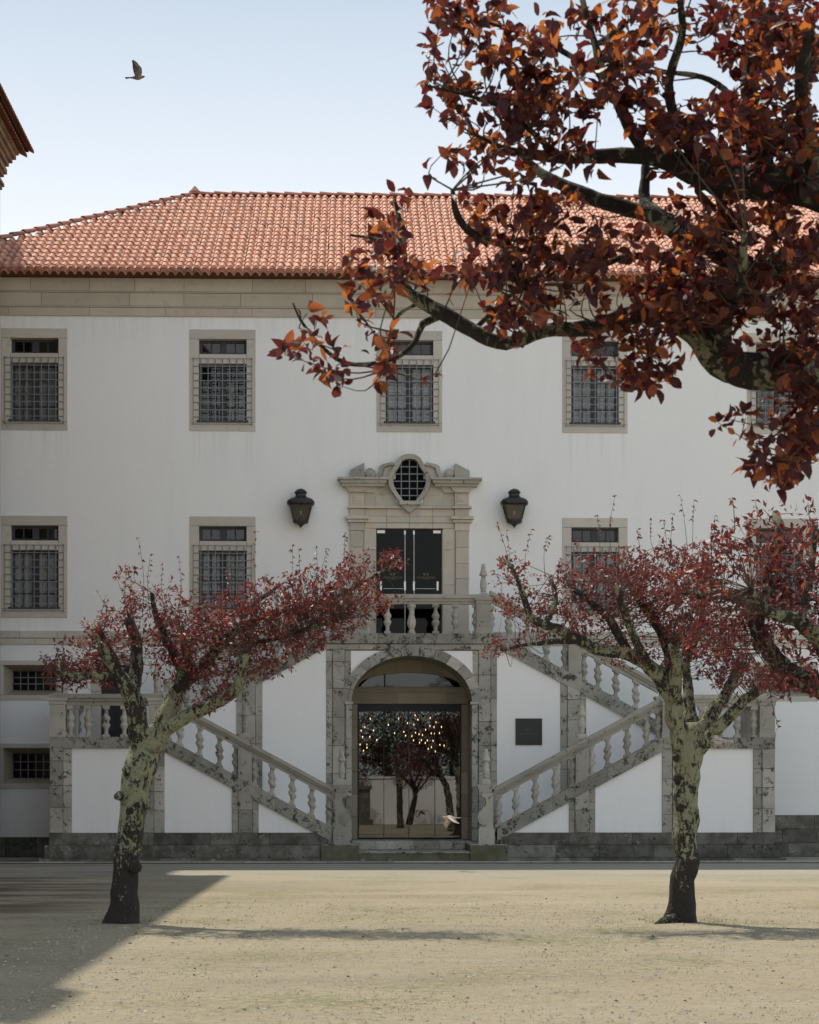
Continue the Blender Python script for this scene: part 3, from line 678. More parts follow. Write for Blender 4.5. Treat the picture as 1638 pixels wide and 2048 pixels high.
# baluster meshes: double pears, straight or raked
BP = [(.082,0),(.082,.055),(.060,.062),(.052,.075),(.046,.13),(.055,.19),(.085,.235),(.100,.275),(.096,.31),(.066,.345),(.070,.352),(.070,.368),(.066,.375),(.096,.41),(.100,.445),(.085,.485),(.055,.53),(.046,.59),(.052,.645),(.060,.658),(.082,.665),(.082,.72)]
def bal_mesh(sh, H):
    k = H/.72; m = MB(); body = [(r, z*k) for r, z in BP[2:-2]]
    m.lathe(body, (0,0,0), 14, sh); m.lathe([(.082*1.0,-.02),(.082,.062*k)], (0,0,0), 4, sh, sq=True); m.lathe([(.082,.658*k),(.082,.74*k)], (0,0,0), 4, sh, sq=True)
    me = m.mesh('baluster', smooth=False); me.polygons.foreach_set('use_smooth', [len(p.vertices) == 4 and 0 <= i < (len(body)-1)*14 for i, p in enumerate(me.polygons)])
    me.materials.append(M['granite_carved']); return me
HB = .70
BM_ = {0: bal_mesh(0, .73), 1: bal_mesh(SLP, HB), -1: bal_mesh(-SLP, HB)}
def baluster(x, y, z, k=0):
    o = link('baluster', BM_[k], None, ST, (x, y, z)); return o
FP = [(.115,0),(.115,.10),(.135,.10),(.135,.13),(.105,.14),(.105,.235),(.07,.285),(.062,.31),(.075,.315),(.075,.345),(.062,.35),(.082,.40),(.088,.45),(.075,.56),(.055,.66),(.058,.69),(.095,.695),(.10,.73),(.085,.745),(.07,.82),(.06,.825),(.055,.905),(.045,.91),(.04,.985)]
def fin_mesh(k):
    m = MB(); P = [(r, z*k) for r, z in FP]
    m.lathe(P[4:6]+[(.085,.262*k)], (0,0,0), 4, sq=True); m.lathe(P[6:18], (0,0,0), 12); m.lathe(P[16:], (0,0,0), 8, sq=True); me = m.mesh('finial'); me.materials.append(M['granite_carved']); return me
FM = fin_mesh(1.0)
def newel(x, y, z0, z1, w=.36, fin=True, d=.36, cap=.13):
    m = MB(); h = w/2; hd = d/2
    m.box(x-h-.02, x+h+.02, y-hd-.02, y+hd+.02, z0, z0+.12); m.box(x-h, x+h, y-hd, y+hd, z0+.12, z1-.15)
    m.box(x-h+.05, x+h-.05, y-hd-.012, y-hd+.01, z0+.2, z1-.24); m.box(x-h-.02, x+h+.02, y-hd-.02, y+hd+.02, z1-.15, z1-.06); m.box(x-h-.05, x+h+.05, y-hd-.05, y+hd+.05, z1-.06, z1+.005)
    o = m.build('newel', 'granite_carved', ST)
    if fin: link('finial', FM, None, o, (x, y, z1-.13))
    return o
def rail(name, sx, h0, h1, f_, yc, w=.36):
    """two-stepped handrail; f_(h) is its top"""
    m = MB()
    for dz0, dz1, ww in ((-.10,0,w/2), (-.17,-.10,w/2-.045), (-.275,-.17,w/2-.09)):
        m.prism(mx(sx, [(h0,f_(h0)+dz0),(h1,f_(h1)+dz0),(h1,f_(h1)+dz1),(h0,f_(h0)+dz1)]), yc-ww, yc+ww)
    return m.build(name, 'granite_carved', ST)
def band(name, sx, h0, h1, lo, hi, y0, y1, mat, step=1.25):
    core_ = None; h = h0; n = max(1, round((h1-h0)/step)); d = (h1-h0)/n
    core_ = prism(name, mx(sx, [(h0,lo(h0)+.012),(h1,lo(h1)+.012),(h1,hi(h1)-.012),(h0,hi(h0)-.012)]), y0+.02, y1, 'mortar')
    for k in range(n):
        a, b = h0+d*k+.003, h0+d*(k+1)-.003
        prism('stone', mx(sx, [(a,lo(a)),(b,lo(b)),(b,hi(b)),(a,hi(a))]), y0-random.uniform(0,.006), y1-.01, mat, core_)
    return core_
YR = YA+.17; YRB = YB+.17
for sx in (-1, 1):
    # ---- lower flight, front plane: plaster panels
    prism('plaster_panel', mx(sx, [(2.26,.70),(3.70,.70),(3.70,loA(3.70)+.05),(2.26,loA(2.26)+.05)]), YA+.03, YB-.05, 'plaster')
    prism('plaster_panel', mx(sx, [(4.33,.70),(5.93,.70),(5.93,loA(5.93)+.05),(4.33,loA(4.33)+.05)]), YA+.03, YB-.05, 'plaster')
    prism('plaster_panel', mx(sx, [(6.74,.70),(8.12,.70),(8.12,2.74),(6.74,2.74)]), YA+.03, -.02, 'plaster')
    # plinth
    for (h0, h1, z0, z1, yf, mt, ln) in ((1.75,8.88,0,.10,YA-.17,'granite_plinth',(1.0,2.0)),(1.32+.9,8.76,.10,.41,YA-.10,'granite_plinth',(.8,1.6)),(2.05,8.66,.41,.707,YA-.01,'granite_plinth',(.9,1.7))):
        a, b = sorted((sx*h0, sx*h1)); cc = MB(); cc.box(a+.02, b-.02, yf+.02, -.06, z0-.01, z1-.006); co = cc.build('plinth', 'mortar', ST); course(co, a, b, z0, z1, yf, yf+.2, mt, ln)
    # side face of the plinth block and outer end wall
    a, b = sorted((sx*8.12, sx*8.60)); m = MB(); m.box(a, b, YA+.05, -.03, .7, ZL-.24); m.build('end_wall', 'granite', ST)
    pier(sx, 5.93, 6.74, .70, 2.71, YA-.005, YB, 'granite', [(5.93,6.18),(6.18,6.5),(6.5,6.74)], (.4,.6), prd=[0,.025,0])
    pier(sx, 3.70, 4.33, .70, 3, YA-.005, YB, 'granite', [(3.70,3.84),(3.84,4.18),(4.18,4.33)], (.4,.6), lambda h: loA(h)+.02, prd=[0,.03,0])
    pier(sx, 8.12, 8.64, .70, 2.71, YA-.005, YA+.5, 'granite', [(8.12,8.33),(8.33,8.64)], (.42,.62), prd=[0,.035])
    # stringer, steps, handrail, balusters of the lower flight
    band('stringer', sx, 1.98, 5.95, loA, hiA, YA-.03, YA+.34, 'granite_lichen')
    for k in range(14):
        h = 2.05+.30*k; z = .42+.163*(k+1); a, b = sorted((sx*h, sx*(h+.34 if k < 13 else 6.0))); m = MB(); m.box(a, b, YA+.345, YB-.02, max(0,z-.3), z); m.build('step', 'granite_carved', ST)
    rail('handrail', sx, 1.86, 5.98, lambda h: hiA(h)+.97, YR)
    for h in (2.44, 2.905, 3.39, 4.64, 5.11, 5.58): baluster(sx*h, YR, hiA(h), sx)
    for h in (2.02, 3.80, 4.25, 5.86): baluster(sx*h, YR, hiA(h), sx)
    m = MB(); zc = hiA(4.02); m.prism(mx(sx, [(3.86,hiA(3.86)-.01),(4.18,hiA(4.18)-.01),(4.18,hiA(4.18)+.72),(3.86,hiA(3.86)+.72)]), YR-.19, YR+.17); m.prism(mx(sx, [(3.90,hiA(3.90)+.10),(4.14,hiA(4.14)+.10),(4.14,hiA(4.14)+.58),(3.90,hiA(3.90)+.58)]), YR-.20, YR-.18); mn = m.build('newel', 'granite_carved', ST)
    link('finial', FM, None, mn, (sx*4.02, YR, zc+.86))
    # bottom newel with carved scroll
    xc = sx*1.726; m = MB(); m.box(xc-.19, xc+.19, YR-.20, YR+.2, .41, .80); m.box(xc-.165, xc+.165, YR-.18, YR+.18, .80, .85)
    inw = -sx
    pts = [(xc-inw*.155,.85),(xc-inw*.155,1.68),(xc+inw*.10,1.68),(xc+inw*.105,1.62),(xc+inw*.06,1.57),(xc+inw*.02,1.50),(xc+inw*.0,1.40),(xc+inw*.03,1.33),(xc+inw*.10,1.28),(xc+inw*.115,1.24),(xc+inw*.17,1.19),(xc+inw*.205,1.10),(xc+inw*.20,1.0),(xc+inw*.16,.92),(xc+inw*.08,.87),(xc,.85)]
    m.prism(pts, YR-.15, YR+.15)
    for rad, yy in ((.125,-.175),(.085,-.195),(.045,-.21)): m.prism([(xc+inw*.085+rad*math.cos(2*math.pi*k/20), 1.04+rad*1.15*math.sin(2*math.pi*k/20)) for k in range(20)], YR+yy, YR-.14)
    m.prism([(xc+inw*.075+.05*math.cos(2*math.pi*k/14), 1.60+.055*math.sin(2*math.pi*k/14)) for k in range(14)], YR-.175, YR+.1)
    m.box(xc-.175, xc+.175, YR-.18, YR+.18, 1.68, 1.74); m.box(xc-.20, xc+.20, YR-.2, YR+.2, 1.74, 1.80); m.box(xc-.225, xc+.225, YR-.22, YR+.22, 1.80, 1.845); bn = m.build('newel', 'granite_carved', ST)
    link('finial', FM, None, bn, (xc, YR, 1.845-.13))
    # block under it
    a, b = sorted((sx*1.32, sx*2.22)); m = MB(); m.stone(a, b, YA-.20, YB, -.02, .40, .015); bb = m.build('newel_block', 'granite_moss', ST); m = MB(); m.stone(a+.01, b-.01, YA-.16, YB, .40, .425, .01); m.build('newel_block', 'granite_lichen', ST)
    # ---- outer landing
    band('landing_edge', sx, 5.95, 8.64, lambda h: 2.71, lambda h: ZL, YA-.035, YA+.34, 'granite_lichen', .95)
    a, b = sorted((sx*5.95, sx*8.60)); m = MB(); m.box(a, b, YA+.3, -.03, 2.70, ZL-.02); m.build('landing_floor', 'granite_carved', ST)
    rail('handrail', sx, 5.96, 8.66, lambda h: 4.0, YR)
    for h in (6.47, 6.90, 7.33, 7.76, 8.17): baluster(sx*h, YR, ZL-.005, 0)
    newel(sx*6.12, YR, ZL-.005, 3.90); newel(sx*8.46, YR, ZL-.005, 3.90)
    m = MB()
    for dz0, dz1, ww in ((-.10,0,.18), (-.17,-.10,.135), (-.275,-.17,.09)): m.box(sx*8.46-ww, sx*8.46+ww, YA+.35, -.03, 4.0+dz0, 4.0+dz1)
    m.build('handrail', 'granite_carved', ST); m = MB(); m.box(sx*8.46-.17, sx*8.46+.17, YA+.35, -.03, ZL-.02, ZL); m.build('landing_edge', 'granite_lichen', ST)
    for y in (-3.2, -2.75, -2.3, -1.4, -.95, -.5): baluster(sx*8.46, y, ZL, 0)
    newel(sx*8.46, -1.85, ZL, 3.90, fin=False)
    # ---- upper flight, middle plane
    prism('plaster_panel', mx(sx, [(2.12,.3),(3.70,.3),(3.70,loB(3.70)+.05),(2.12,loB(2.12)+.05)]), YB+.02, -.02, 'plaster')
    prism('plaster_panel', mx(sx, [(4.34,.3),(6.1,.3),(6.1,loB(6.1)+.05),(4.34,loB(4.34)+.05)]), YB+.02, -.02, 'plaster')
    pier(sx, 3.70, 4.34, .3, 5, YB-.01, -.02, 'granite', [(3.70,3.87),(3.87,4.19),(4.19,4.34)], (.5,.75), lambda h: loB(h)+.02, prd=[0,.03,0])
    band('stringer', sx, 2.10, 6.15, loB, hiB, YB-.035, YB+.34, 'granite_lichen')
    for k in range(15):
        h = 2.15+.30*k; z = ZT-.168*(k+1)-.02; a, b = sorted((sx*h, sx*(h+.32))); m = MB(); m.box(a, b, YB+.345, -.025, z-.35, z); m.build('step', 'granite_carved', ST)
    rail('handrail', sx, 1.95, 6.15, lambda h: hiB(h)+.98, YRB)
    for h in (2.42, 2.89, 3.36, 4.65, 5.10, 5.60): baluster(sx*h, YRB, hiB(h), -sx)
    for h in (3.82, 4.30): baluster(sx*h, YRB, hiB(h), -sx)
    m = MB(); m.prism(mx(sx, [(3.90,hiB(3.90)-.01),(4.22,hiB(4.22)-.01),(4.22,hiB(4.22)+.73),(3.90,hiB(3.90)+.73)]), YRB-.19, YRB+.17); mn = m.build('newel', 'granite_carved', ST)
    link('finial', FM, None, mn, (sx*4.06, YRB, hiB(4.06)+.87))
    newel(sx*6.30, YRB, ZL-.01, 4.05)
    # ---- arch piers
    pier(sx, 1.50, 2.12, .30, 5.20, YB-.005, -.02, 'granite', [(1.50,1.66),(1.66,1.96),(1.96,2.12)], (.55,.75), prd=[0,.035,0])
    newel(sx*1.79, YRB, ZT-.005, 6.50)
    baluster(sx*1.60, YRB, ZT, 0); baluster(sx*1.98, YRB, ZT-.04, 0)
    # jamb of the arch and impost
    z = ZF
    while z < 3.85:
        z2 = min(z+random.uniform(.5,.75), 3.85); z2 = 3.85 if 3.85-z2 < .3 else z2
        a, b = sorted((sx*1.49, sx*1.63)); m = MB(); m.stone(a, b, YB-.05, YB+.3, z+.003, z2-.003, .012); m.build('jamb_stone', 'granite', ST); z = z2
    a, b = sorted((sx*1.455, sx*1.66)); m = MB(); m.box(a, b, YB-.075, YB+.25, 3.85, 3.92); m.build('impost', 'granite_carved', ST)
# arch: voussoirs, vault, spandrels
ZS = 3.92; N = 13
def ell(a, b, t_): return (a*math.cos(t_), ZS+b*math.sin(t_))
ar = MB(); q = [ell(1.60,1.24,math.pi*k/40) for k in range(41)]+[ell(1.68,1.34,math.pi*k/40) for k in range(40,-1,-1)]
ar.prism(q, YB+.0, -.02); arch = ar.build('arch', 'mortar', ST)
for k in range(N):
    t0, t1 = math.pi*k/N+.003, math.pi*(k+1)/N-.003
    q = [ell(1.49,1.13,t0+(t1-t0)*e/6) for e in range(7)]+[ell(1.57,1.21,t0+(t1-t0)*e/6) for e in range(6,-1,-1)]
    m = MB(); m.prism(q, YB-.09, YB+.25); q = [ell(1.572,1.212,t0+(t1-t0)*e/6) for e in range(7)]+[ell(1.73,1.39,t0+(t1-t0)*e/6) for e in range(6,-1,-1)]
    m.prism(q, YB-.055, YB+.25); m.build('voussoir', 'granite_lichen' if 3 < k < 9 else 'granite', arch)
for k in range(9):
    t0, t1 = math.pi*k/9+.002, math.pi*(k+1)/9-.002
    for ya, yb_ in ((YB+.252, -1.0), (-.995, -.03)):
        q = [ell(1.52,1.16,t0+(t1-t0)*e/6) for e in range(7)]+[ell(1.61,1.25,t0+(t1-t0)*e/6) for e in range(6,-1,-1)]
        m = MB(); m.prism(q, ya, yb_); m.build('vault_stone', 'granite_inner', arch)
for sx in (-1, 1):
    q = [(sx*1.52, ZS+.2)]+[(sx*p[0], p[1]) for p in [ell(1.70,1.36,t_) for t_ in [math.asin(.28)+ (math.pi/2-math.asin(.28))*k/16 for k in range(17)]] if p[0] <= 1.52]+[(0,5.26),(sx*1.52,5.26)]
    prism('spandrel', q, YB+.0, -.02, 'plaster')
# porch side walls below the vault
for sx in (-1, 1):
    zz = ZF
    for k in range(6):
        a, b = sorted((sx*1.505, sx*1.60)); m = MB(); m.box(a, b, YB+.3, -.03, zz+.003, zz+.574); m.build('porch_stone', 'granite_inner', ST); zz += .578
# top landing
cc = MB(); cc.box(-2.1, 2.1, YB-.01, -.02, 5.18, ZT-.01); tl = cc.build('landing_edge', 'mortar', ST)
course(tl, -2.13, 2.13, 5.20, 5.345, YB-.03, YB+.2, 'granite', (.9,1.6)); course(tl, -2.15, 2.15, 5.35, ZT, YB-.075, YB+.4, 'granite_lichen', (.9,1.7))
m = MB(); m.box(-2.1, 2.1, YB+.4, .25, 5.30, ZT-.004); m.build('landing_floor', 'granite_carved', ST)
m = MB()
for dz0, dz1, ww in ((-.10,0,.18), (-.17,-.10,.135), (-.235,-.17,.09)): m.box(-1.98, 1.98, YRB-ww, YRB+ww, 6.585+dz0, 6.585+dz1)
m.build('handrail', 'granite_carved', ST)
for h in (-1.09, -.60, .60, 1.09): baluster(h, YRB, ZT, 0)
m = MB(); m.lathe([(.10,0),(.10,.06),(.07,.075),(.06,.11),(.09,.17),(.115,.25),(.11,.33),(.085,.42),(.065,.5),(.06,.58),(.085,.61),(.085,.65),(.11,.66),(.11,.74)], (0,YRB,ZT), 8); m.build('baluster', 'granite_carved', ST)
# steps up to the door
m = MB(); m.stone(-1.33, 1.33, YA-.15, YB, -.02, .215, .02); m.build('step', 'granite_moss', ST)
m = MB(); m.box(-1.33, 1.33, YA-.17, YB-.0, .215, .25); m.build('step', 'granite_lichen', ST)
m = MB(); m.box(-1.5, 1.5, YB+.05, .1, .2, ZF-.004); dsn = m.build('step', 'mortar', ST); course(dsn, -1.5, 1.5, .25, ZF, YB-.02, .08, 'granite', (.5,1.0))
# ------------------------------------------------------------------ wall lanterns
def lantern(px, label):
    c = U(px, 1017, -.26); z = lambda v: c.z-(v-1040)/18.2/76.8   # v: rows of the enlarged photo
    S = 1/18.2/76.8
    o = thing('wall_lantern', label, 'lantern', (c.x, 0, c.z), 'lanterns beside the portal')
    def loft(prof, name, mat, seg=16, p=3.2, ysc=.78):
        m = MB(); v = []; f = []
        for v_, r in prof:
            for k in range(seg):
                a = 2*math.pi*(k+.5)/seg; cx_, sy_ = math.cos(a), math.sin(a); q = (abs(cx_)**p+abs(sy_)**p)**(-1/p)
                v.append((c.x+r*S*cx_*q, c.y+r*S*sy_*q*ysc, z(v_)))
        for i in range(len(prof)-1):
            for k in range(seg): j = (k+1) % seg; f.append((i*seg+k, (i+1)*seg+k, (i+1)*seg+j, i*seg+j))
        f.append(tuple(range(seg))); f.append(tuple(range(len(prof)*seg-1, (len(prof)-1)*seg-1, -1))); m.add(v, f); return m.build(name, mat, o, False)
    loft([(330,30),(345,90),(390,160),(440,210),(470,232),(482,225),(500,200),(540,188),(590,190),(625,215),(665,300),(700,390),(750,460),(800,494),(840,502),(890,490),(930,455),(945,410),(950,300)], 'hood', 'lantern_metal')
    loft([(1440,262),(1470,275),(1500,285),(1540,278),(1570,240),(1600,150),(1650,70),(1700,30),(1745,4)], 'base', 'lantern_metal')
    m = MB()                                    # four corner bars
    for sx in (-1,1):
        for sy in (-1,1):
            a = Vector((c.x+sx*365*S, c.y+sy*285*S, z(945))); b = Vector((c.x+sx*245*S, c.y+sy*190*S, z(1450))); w_ = .022
            v = [(a.x-w_,a.y-w_,a.z),(a.x+w_,a.y-w_,a.z),(a.x+w_,a.y+w_,a.z),(a.x-w_,a.y+w_,a.z),(b.x-w_,b.y-w_,b.z),(b.x+w_,b.y-w_,b.z),(b.x+w_,b.y+w_,b.z),(b.x-w_,b.y+w_,b.z)]
            m.add(v, [(0,1,2,3),(7,6,5,4),(0,4,5,1),(1,5,6,2),(2,6,7,3),(3,7,4,0)])
    m.box(c.x-365*S, c.x+365*S, c.y-.30*.78, c.y-.30*.78+.03, z(960), z(935)); m.build('frame', 'lantern_metal', o)
    for sx, sy in ((0,-1),(-1,0),(1,0)):
        m = MB()
        if sy: m.add([(c.x-355*S,c.y-285*S,z(945)),(c.x+355*S,c.y-285*S,z(945)),(c.x+240*S,c.y-190*S,z(1450)),(c.x-240*S,c.y-190*S,z(1450))], [(3,2,1,0)])
        else: m.add([(c.x+sx*365*S,c.y-280*S,z(945)),(c.x+sx*365*S,c.y+280*S,z(945)),(c.x+sx*245*S,c.y+185*S,z(1450)),(c.x+sx*245*S,c.y-185*S,z(1450))], [(0,1,2,3)])
        m.build('glass_pane', 'lantern_glass', o)
    m = MB(); m.add([(c.x-360*S,c.y+285*S,z(945)),(c.x+360*S,c.y+285*S,z(945)),(c.x+245*S,c.y+190*S,z(1450)),(c.x-245*S,c.y+190*S,z(1450))], [(3,2,1,0)]); m.build('back_plate', 'lantern_metal', o)
    m = MB(); m.lathe([(.012,-.06),(.024,-.04),(.028,0),(.024,.04),(.012,.06)], (c.x, c.y, z(1200)), 10); m.build('bulb', 'lamp_bulb', o, True)
    m = MB(); m.box(c.x-.05, c.x+.05, c.y+.15, .01, z(800), z(700)); m.box(c.x-.04, c.x+.04, c.y+.1, .01, z(1550), z(1500)); m.build('bracket', 'lantern_metal', o)
lantern(601.5, 'dark metal wall lantern on the left of the stone portal'); lantern(1028.5, 'dark metal wall lantern on the right of the stone portal')
# ------------------------------------------------------------------ plaque
a, b = U(1031, 1490, YB+.02), U(1084, 1437, YB+.02)
m = MB(); m.stone(a.x, b.x, YB-.015, YB+.02, a.z, b.z, .004)
pq = m.top('plaque', 'plaque', ((a.x+b.x)/2, YB, a.z)); tag(pq, 'square black wall plaque on the white panel right of the arch', 'plaque')
crest(pq, (a.x+b.x)/2, YB-.018, a.z+.36, .09, 'plaque_letter'); text(pq, 'MS COLLECTION', (a.x+b.x)/2, YB-.017, a.z+.26, .058, 'plaque_letter')
# ------------------------------------------------------------------ neighbouring building at the left edge
e = U(65, 296, -2.0); wx = U(3, 420, -2.0).x
sb = thing('side_building', 'neighbouring building whose tiled eave corner enters at the upper left edge', 'building', (wx-5, -15, 0))
yN = -25.6; yF = -2.0-(e.x-wx)*.15
m = MB(); m.box(wx-12, wx, yN, yF-.1, 0, e.z-.1); m.build('wall', 'side_stone', sb)
m = MB()
for k, (d, z0, z1) in enumerate(((.09,.78,.70),(.16,.70,.58),(.06,.58,.50),(.10,1.02,.95),(.05,1.10,1.02),(.2,.50,.40),(.28,.40,.30),(.36,.30,.18),(.42,.18,.06))):
    m.box(wx-11.8, wx+d, yN-.2, yF-.1+d*.6, e.z-z0, e.z-z1)
m.build('cornice', 'side_stone', sb)
pt = math.tan(R(26)); m = MB(); x1 = e.x-.12; xr = wx-6; zr = e.z+.1+(x1-xr)*pt
m.add([(x1,yN,e.z+.02),(x1,yF+.3,e.z+.02),(xr,yF-(x1-xr)+.3,zr),(xr,yN,zr),(x1,yN,e.z-.05),(x1,yF+.3,e.z-.05),(wx-11.9,yF+.3,e.z),(wx-11.9,yN,e.z),(wx-11.9,yF+.3,e.z-.05)], [(0,1,2,3),(0,4,5,1),(1,6,2),(3,2,6,7),(1,5,8,6)])
srf = m.build('roof', 'roof_under', sb)
hm = MB(); v = []
for L_, rr_ in ((0,.082),(.5,.075),(0,.062)):
    for k in range(9): an = math.pi*k/8; v.append((-L_*math.cos(R(26))+0, math.cos(an)*rr_*1.2, math.sin(an)*rr_+L_*math.sin(R(26))))
hm.add(v, [(i, i+1, 9+i+1, 9+i) for i in range(8)]+[(18+i, 19+i, i+1, i) for i in range(8)]); hme = hm.mesh('eave_tile', smooth=True); hme.materials.append(M['tile_dark'])
y = yF+.28
k = 0
while y > -25.4:
    for d, dz in ((0,0),(-.17,-.10)):
        if k < 130: ob = link('eave_tile', hme, None, srf, (e.x+d, y, e.z-.06+dz))
    y -= .2; k += 1
m = MB(); m.prism([(wx-3.2,e.z),(wx+.35,e.z),(wx+.35,e.z+2.2),(wx-.1,e.z+3.6),(wx-.5,e.z+4.6),(wx-1.6,e.z+2.9)], -25.3, -24.3); m.build('added_shadow_peak', 'side_stone', sb)  # unseen peak, added to cast the pointed wedge of shadow on the ground
m = MB(); m.box(-23, -14.0, 3, 10.5, 0, 28.5); m.build('added_shadow_block', 'side_stone', sb)  # unseen tall block, added to throw shade on the left of the roof
# ------------------------------------------------------------------ what the entrance glass mirrors: the far side of the courtyard
m = MB(); m.box(-1.6, 14, -58.6, -58.2, 0, 2.5); m.box(-1.6, 14, -58.65, -58.15, 2.5, 2.62)
gw = m.top('courtyard_wall', 'plaster', (6,-58.4,0)); tag(gw, 'low white courtyard wall mirrored in the entrance glass', 'wall')
wh = thing('white_house', 'white gabled house mirrored at the left of the entrance glass', 'house', (-6,-60,0))
m = MB(); m.prism([(-11,0),(-1.65,0),(-1.65,3.6),(-4.2,4.9),(-11,4.9)], -66, -60); m.build('wall', 'plaster', wh)
m = MB(); m.prism([(-11.2,4.9),(-4.2,4.9),(-1.5,3.6),(-1.5,3.75),(-4.2,5.1),(-11.2,5.1)], -66.2, -59.8); m.build('roof', 'tile_dark', wh)
m = MB(); m.box(-3.9, -2.9, -60.06, -59.9, 0, 2.1)
for k in range(6): m.box(-3.85+.16*k, -3.75+.16*k, -59.9, -59.86, .1, 2.0)
m.build('gate', 'dark_door', wh)
yh = thing('ochre_house', 'tall ochre house mirrored in the upper left of the entrance glass', 'house', (-3.4,-74,0))
m = MB(); m.box(-5.2, -2.0, -80, -74, 0, 9.5); m.build('wall', 'ochre_wall', yh); m = MB(); m.box(-4.6, -3.7, -74.1, -73.95, 5.5, 7.2); m.build('window', 'dark_room', yh); m = MB(); m.box(-5.4, -1.8, -80.2, -73.8, 9.5, 9.8); m.build('roof', 'tile_dark', yh)
m = MB(); m.box(-1.5, -.55, -55.6, -54.6, 0, 1.9); m.box(-1.65, -.4, -55.75, -54.45, 0, .3); m.box(-1.6, -.45, -55.7, -54.5, 1.9, 2.1)
pe = m.top('stone_pedestal', 'granite_plinth', (-1.0,-55.1,0)); tag(pe, 'dark stone pedestal mirrored in the middle of the entrance glass', 'pedestal')
# ------------------------------------------------------------------ trees
LEAF_S = (np.array([(0,0,0),(-.22,.42,.07),(0,.5,-.02),(.22,.42,.07),(0,1,-.10)]), [(0,2,1),(0,3,2),(1,2,4),(2,3,4)])
LEAF_L = (np.array([(0,0,0),(-.22,.20,.06),(0,.22,0),(.22,.20,.06),(-.31,.50,.07),(0,.52,-.02),(.30,.53,.08),(-.20,.80,-.02),(0,.82,-.09),(.19,.79,-.04),(.03,1.02,-.19)]),
          [(0,2,1),(0,3,2),(1,2,5,4),(2,3,6,5),(4,5,8,7),(5,6,9,8),(7,8,10),(8,9,10)])
def unit(a): return a/np.maximum(1e-9, np.linalg.norm(a, axis=-1, keepdims=True))
def leaf_frames(D, upb):
    n = len(D); Nn = rng.normal(size=(n,3))*.75+np.array(upb); Y = unit(D); Z = unit(Nn-np.sum(Nn*Y,1,keepdims=True)*Y); X = np.cross(Y, Z)
    return np.stack([X, Y, Z], 2)       # columns
def leaf_mesh(name, P, D, S, tmpl, off):
    T, fc = tmpl; n = len(P); Fm = leaf_frames(D, (0,0,.9)); curl = rng.uniform(-.6, 3.4, n); wid = rng.uniform(.8, 1.2, n)
    loc = T[None]*np.stack([wid, np.ones(n), curl], 1)[:,None,:]
    V = np.einsum('nij,nkj->nki', Fm, loc*S[:,None,None])+P[:,None,:]-np.array(off)
    me = bpy.data.meshes.new(name); k = len(T)
    faces = [tuple(a+i*k for a in f) for i in range(n) for f in fc]
    me.from_pydata(V.reshape(-1,3).tolist(), [], faces)
    t_ = np.repeat(rng.random(n), len(fc)); a_ = me.attributes.new('tint', 'FLOAT', 'FACE'); a_.data.foreach_set('value', t_.astype(np.float32))
    me.polygons.foreach_set('use_smooth', [True]*len(me.polygons)); me.update(); return me
def pnt(px, py, y): return np.array(U(px, py, y))
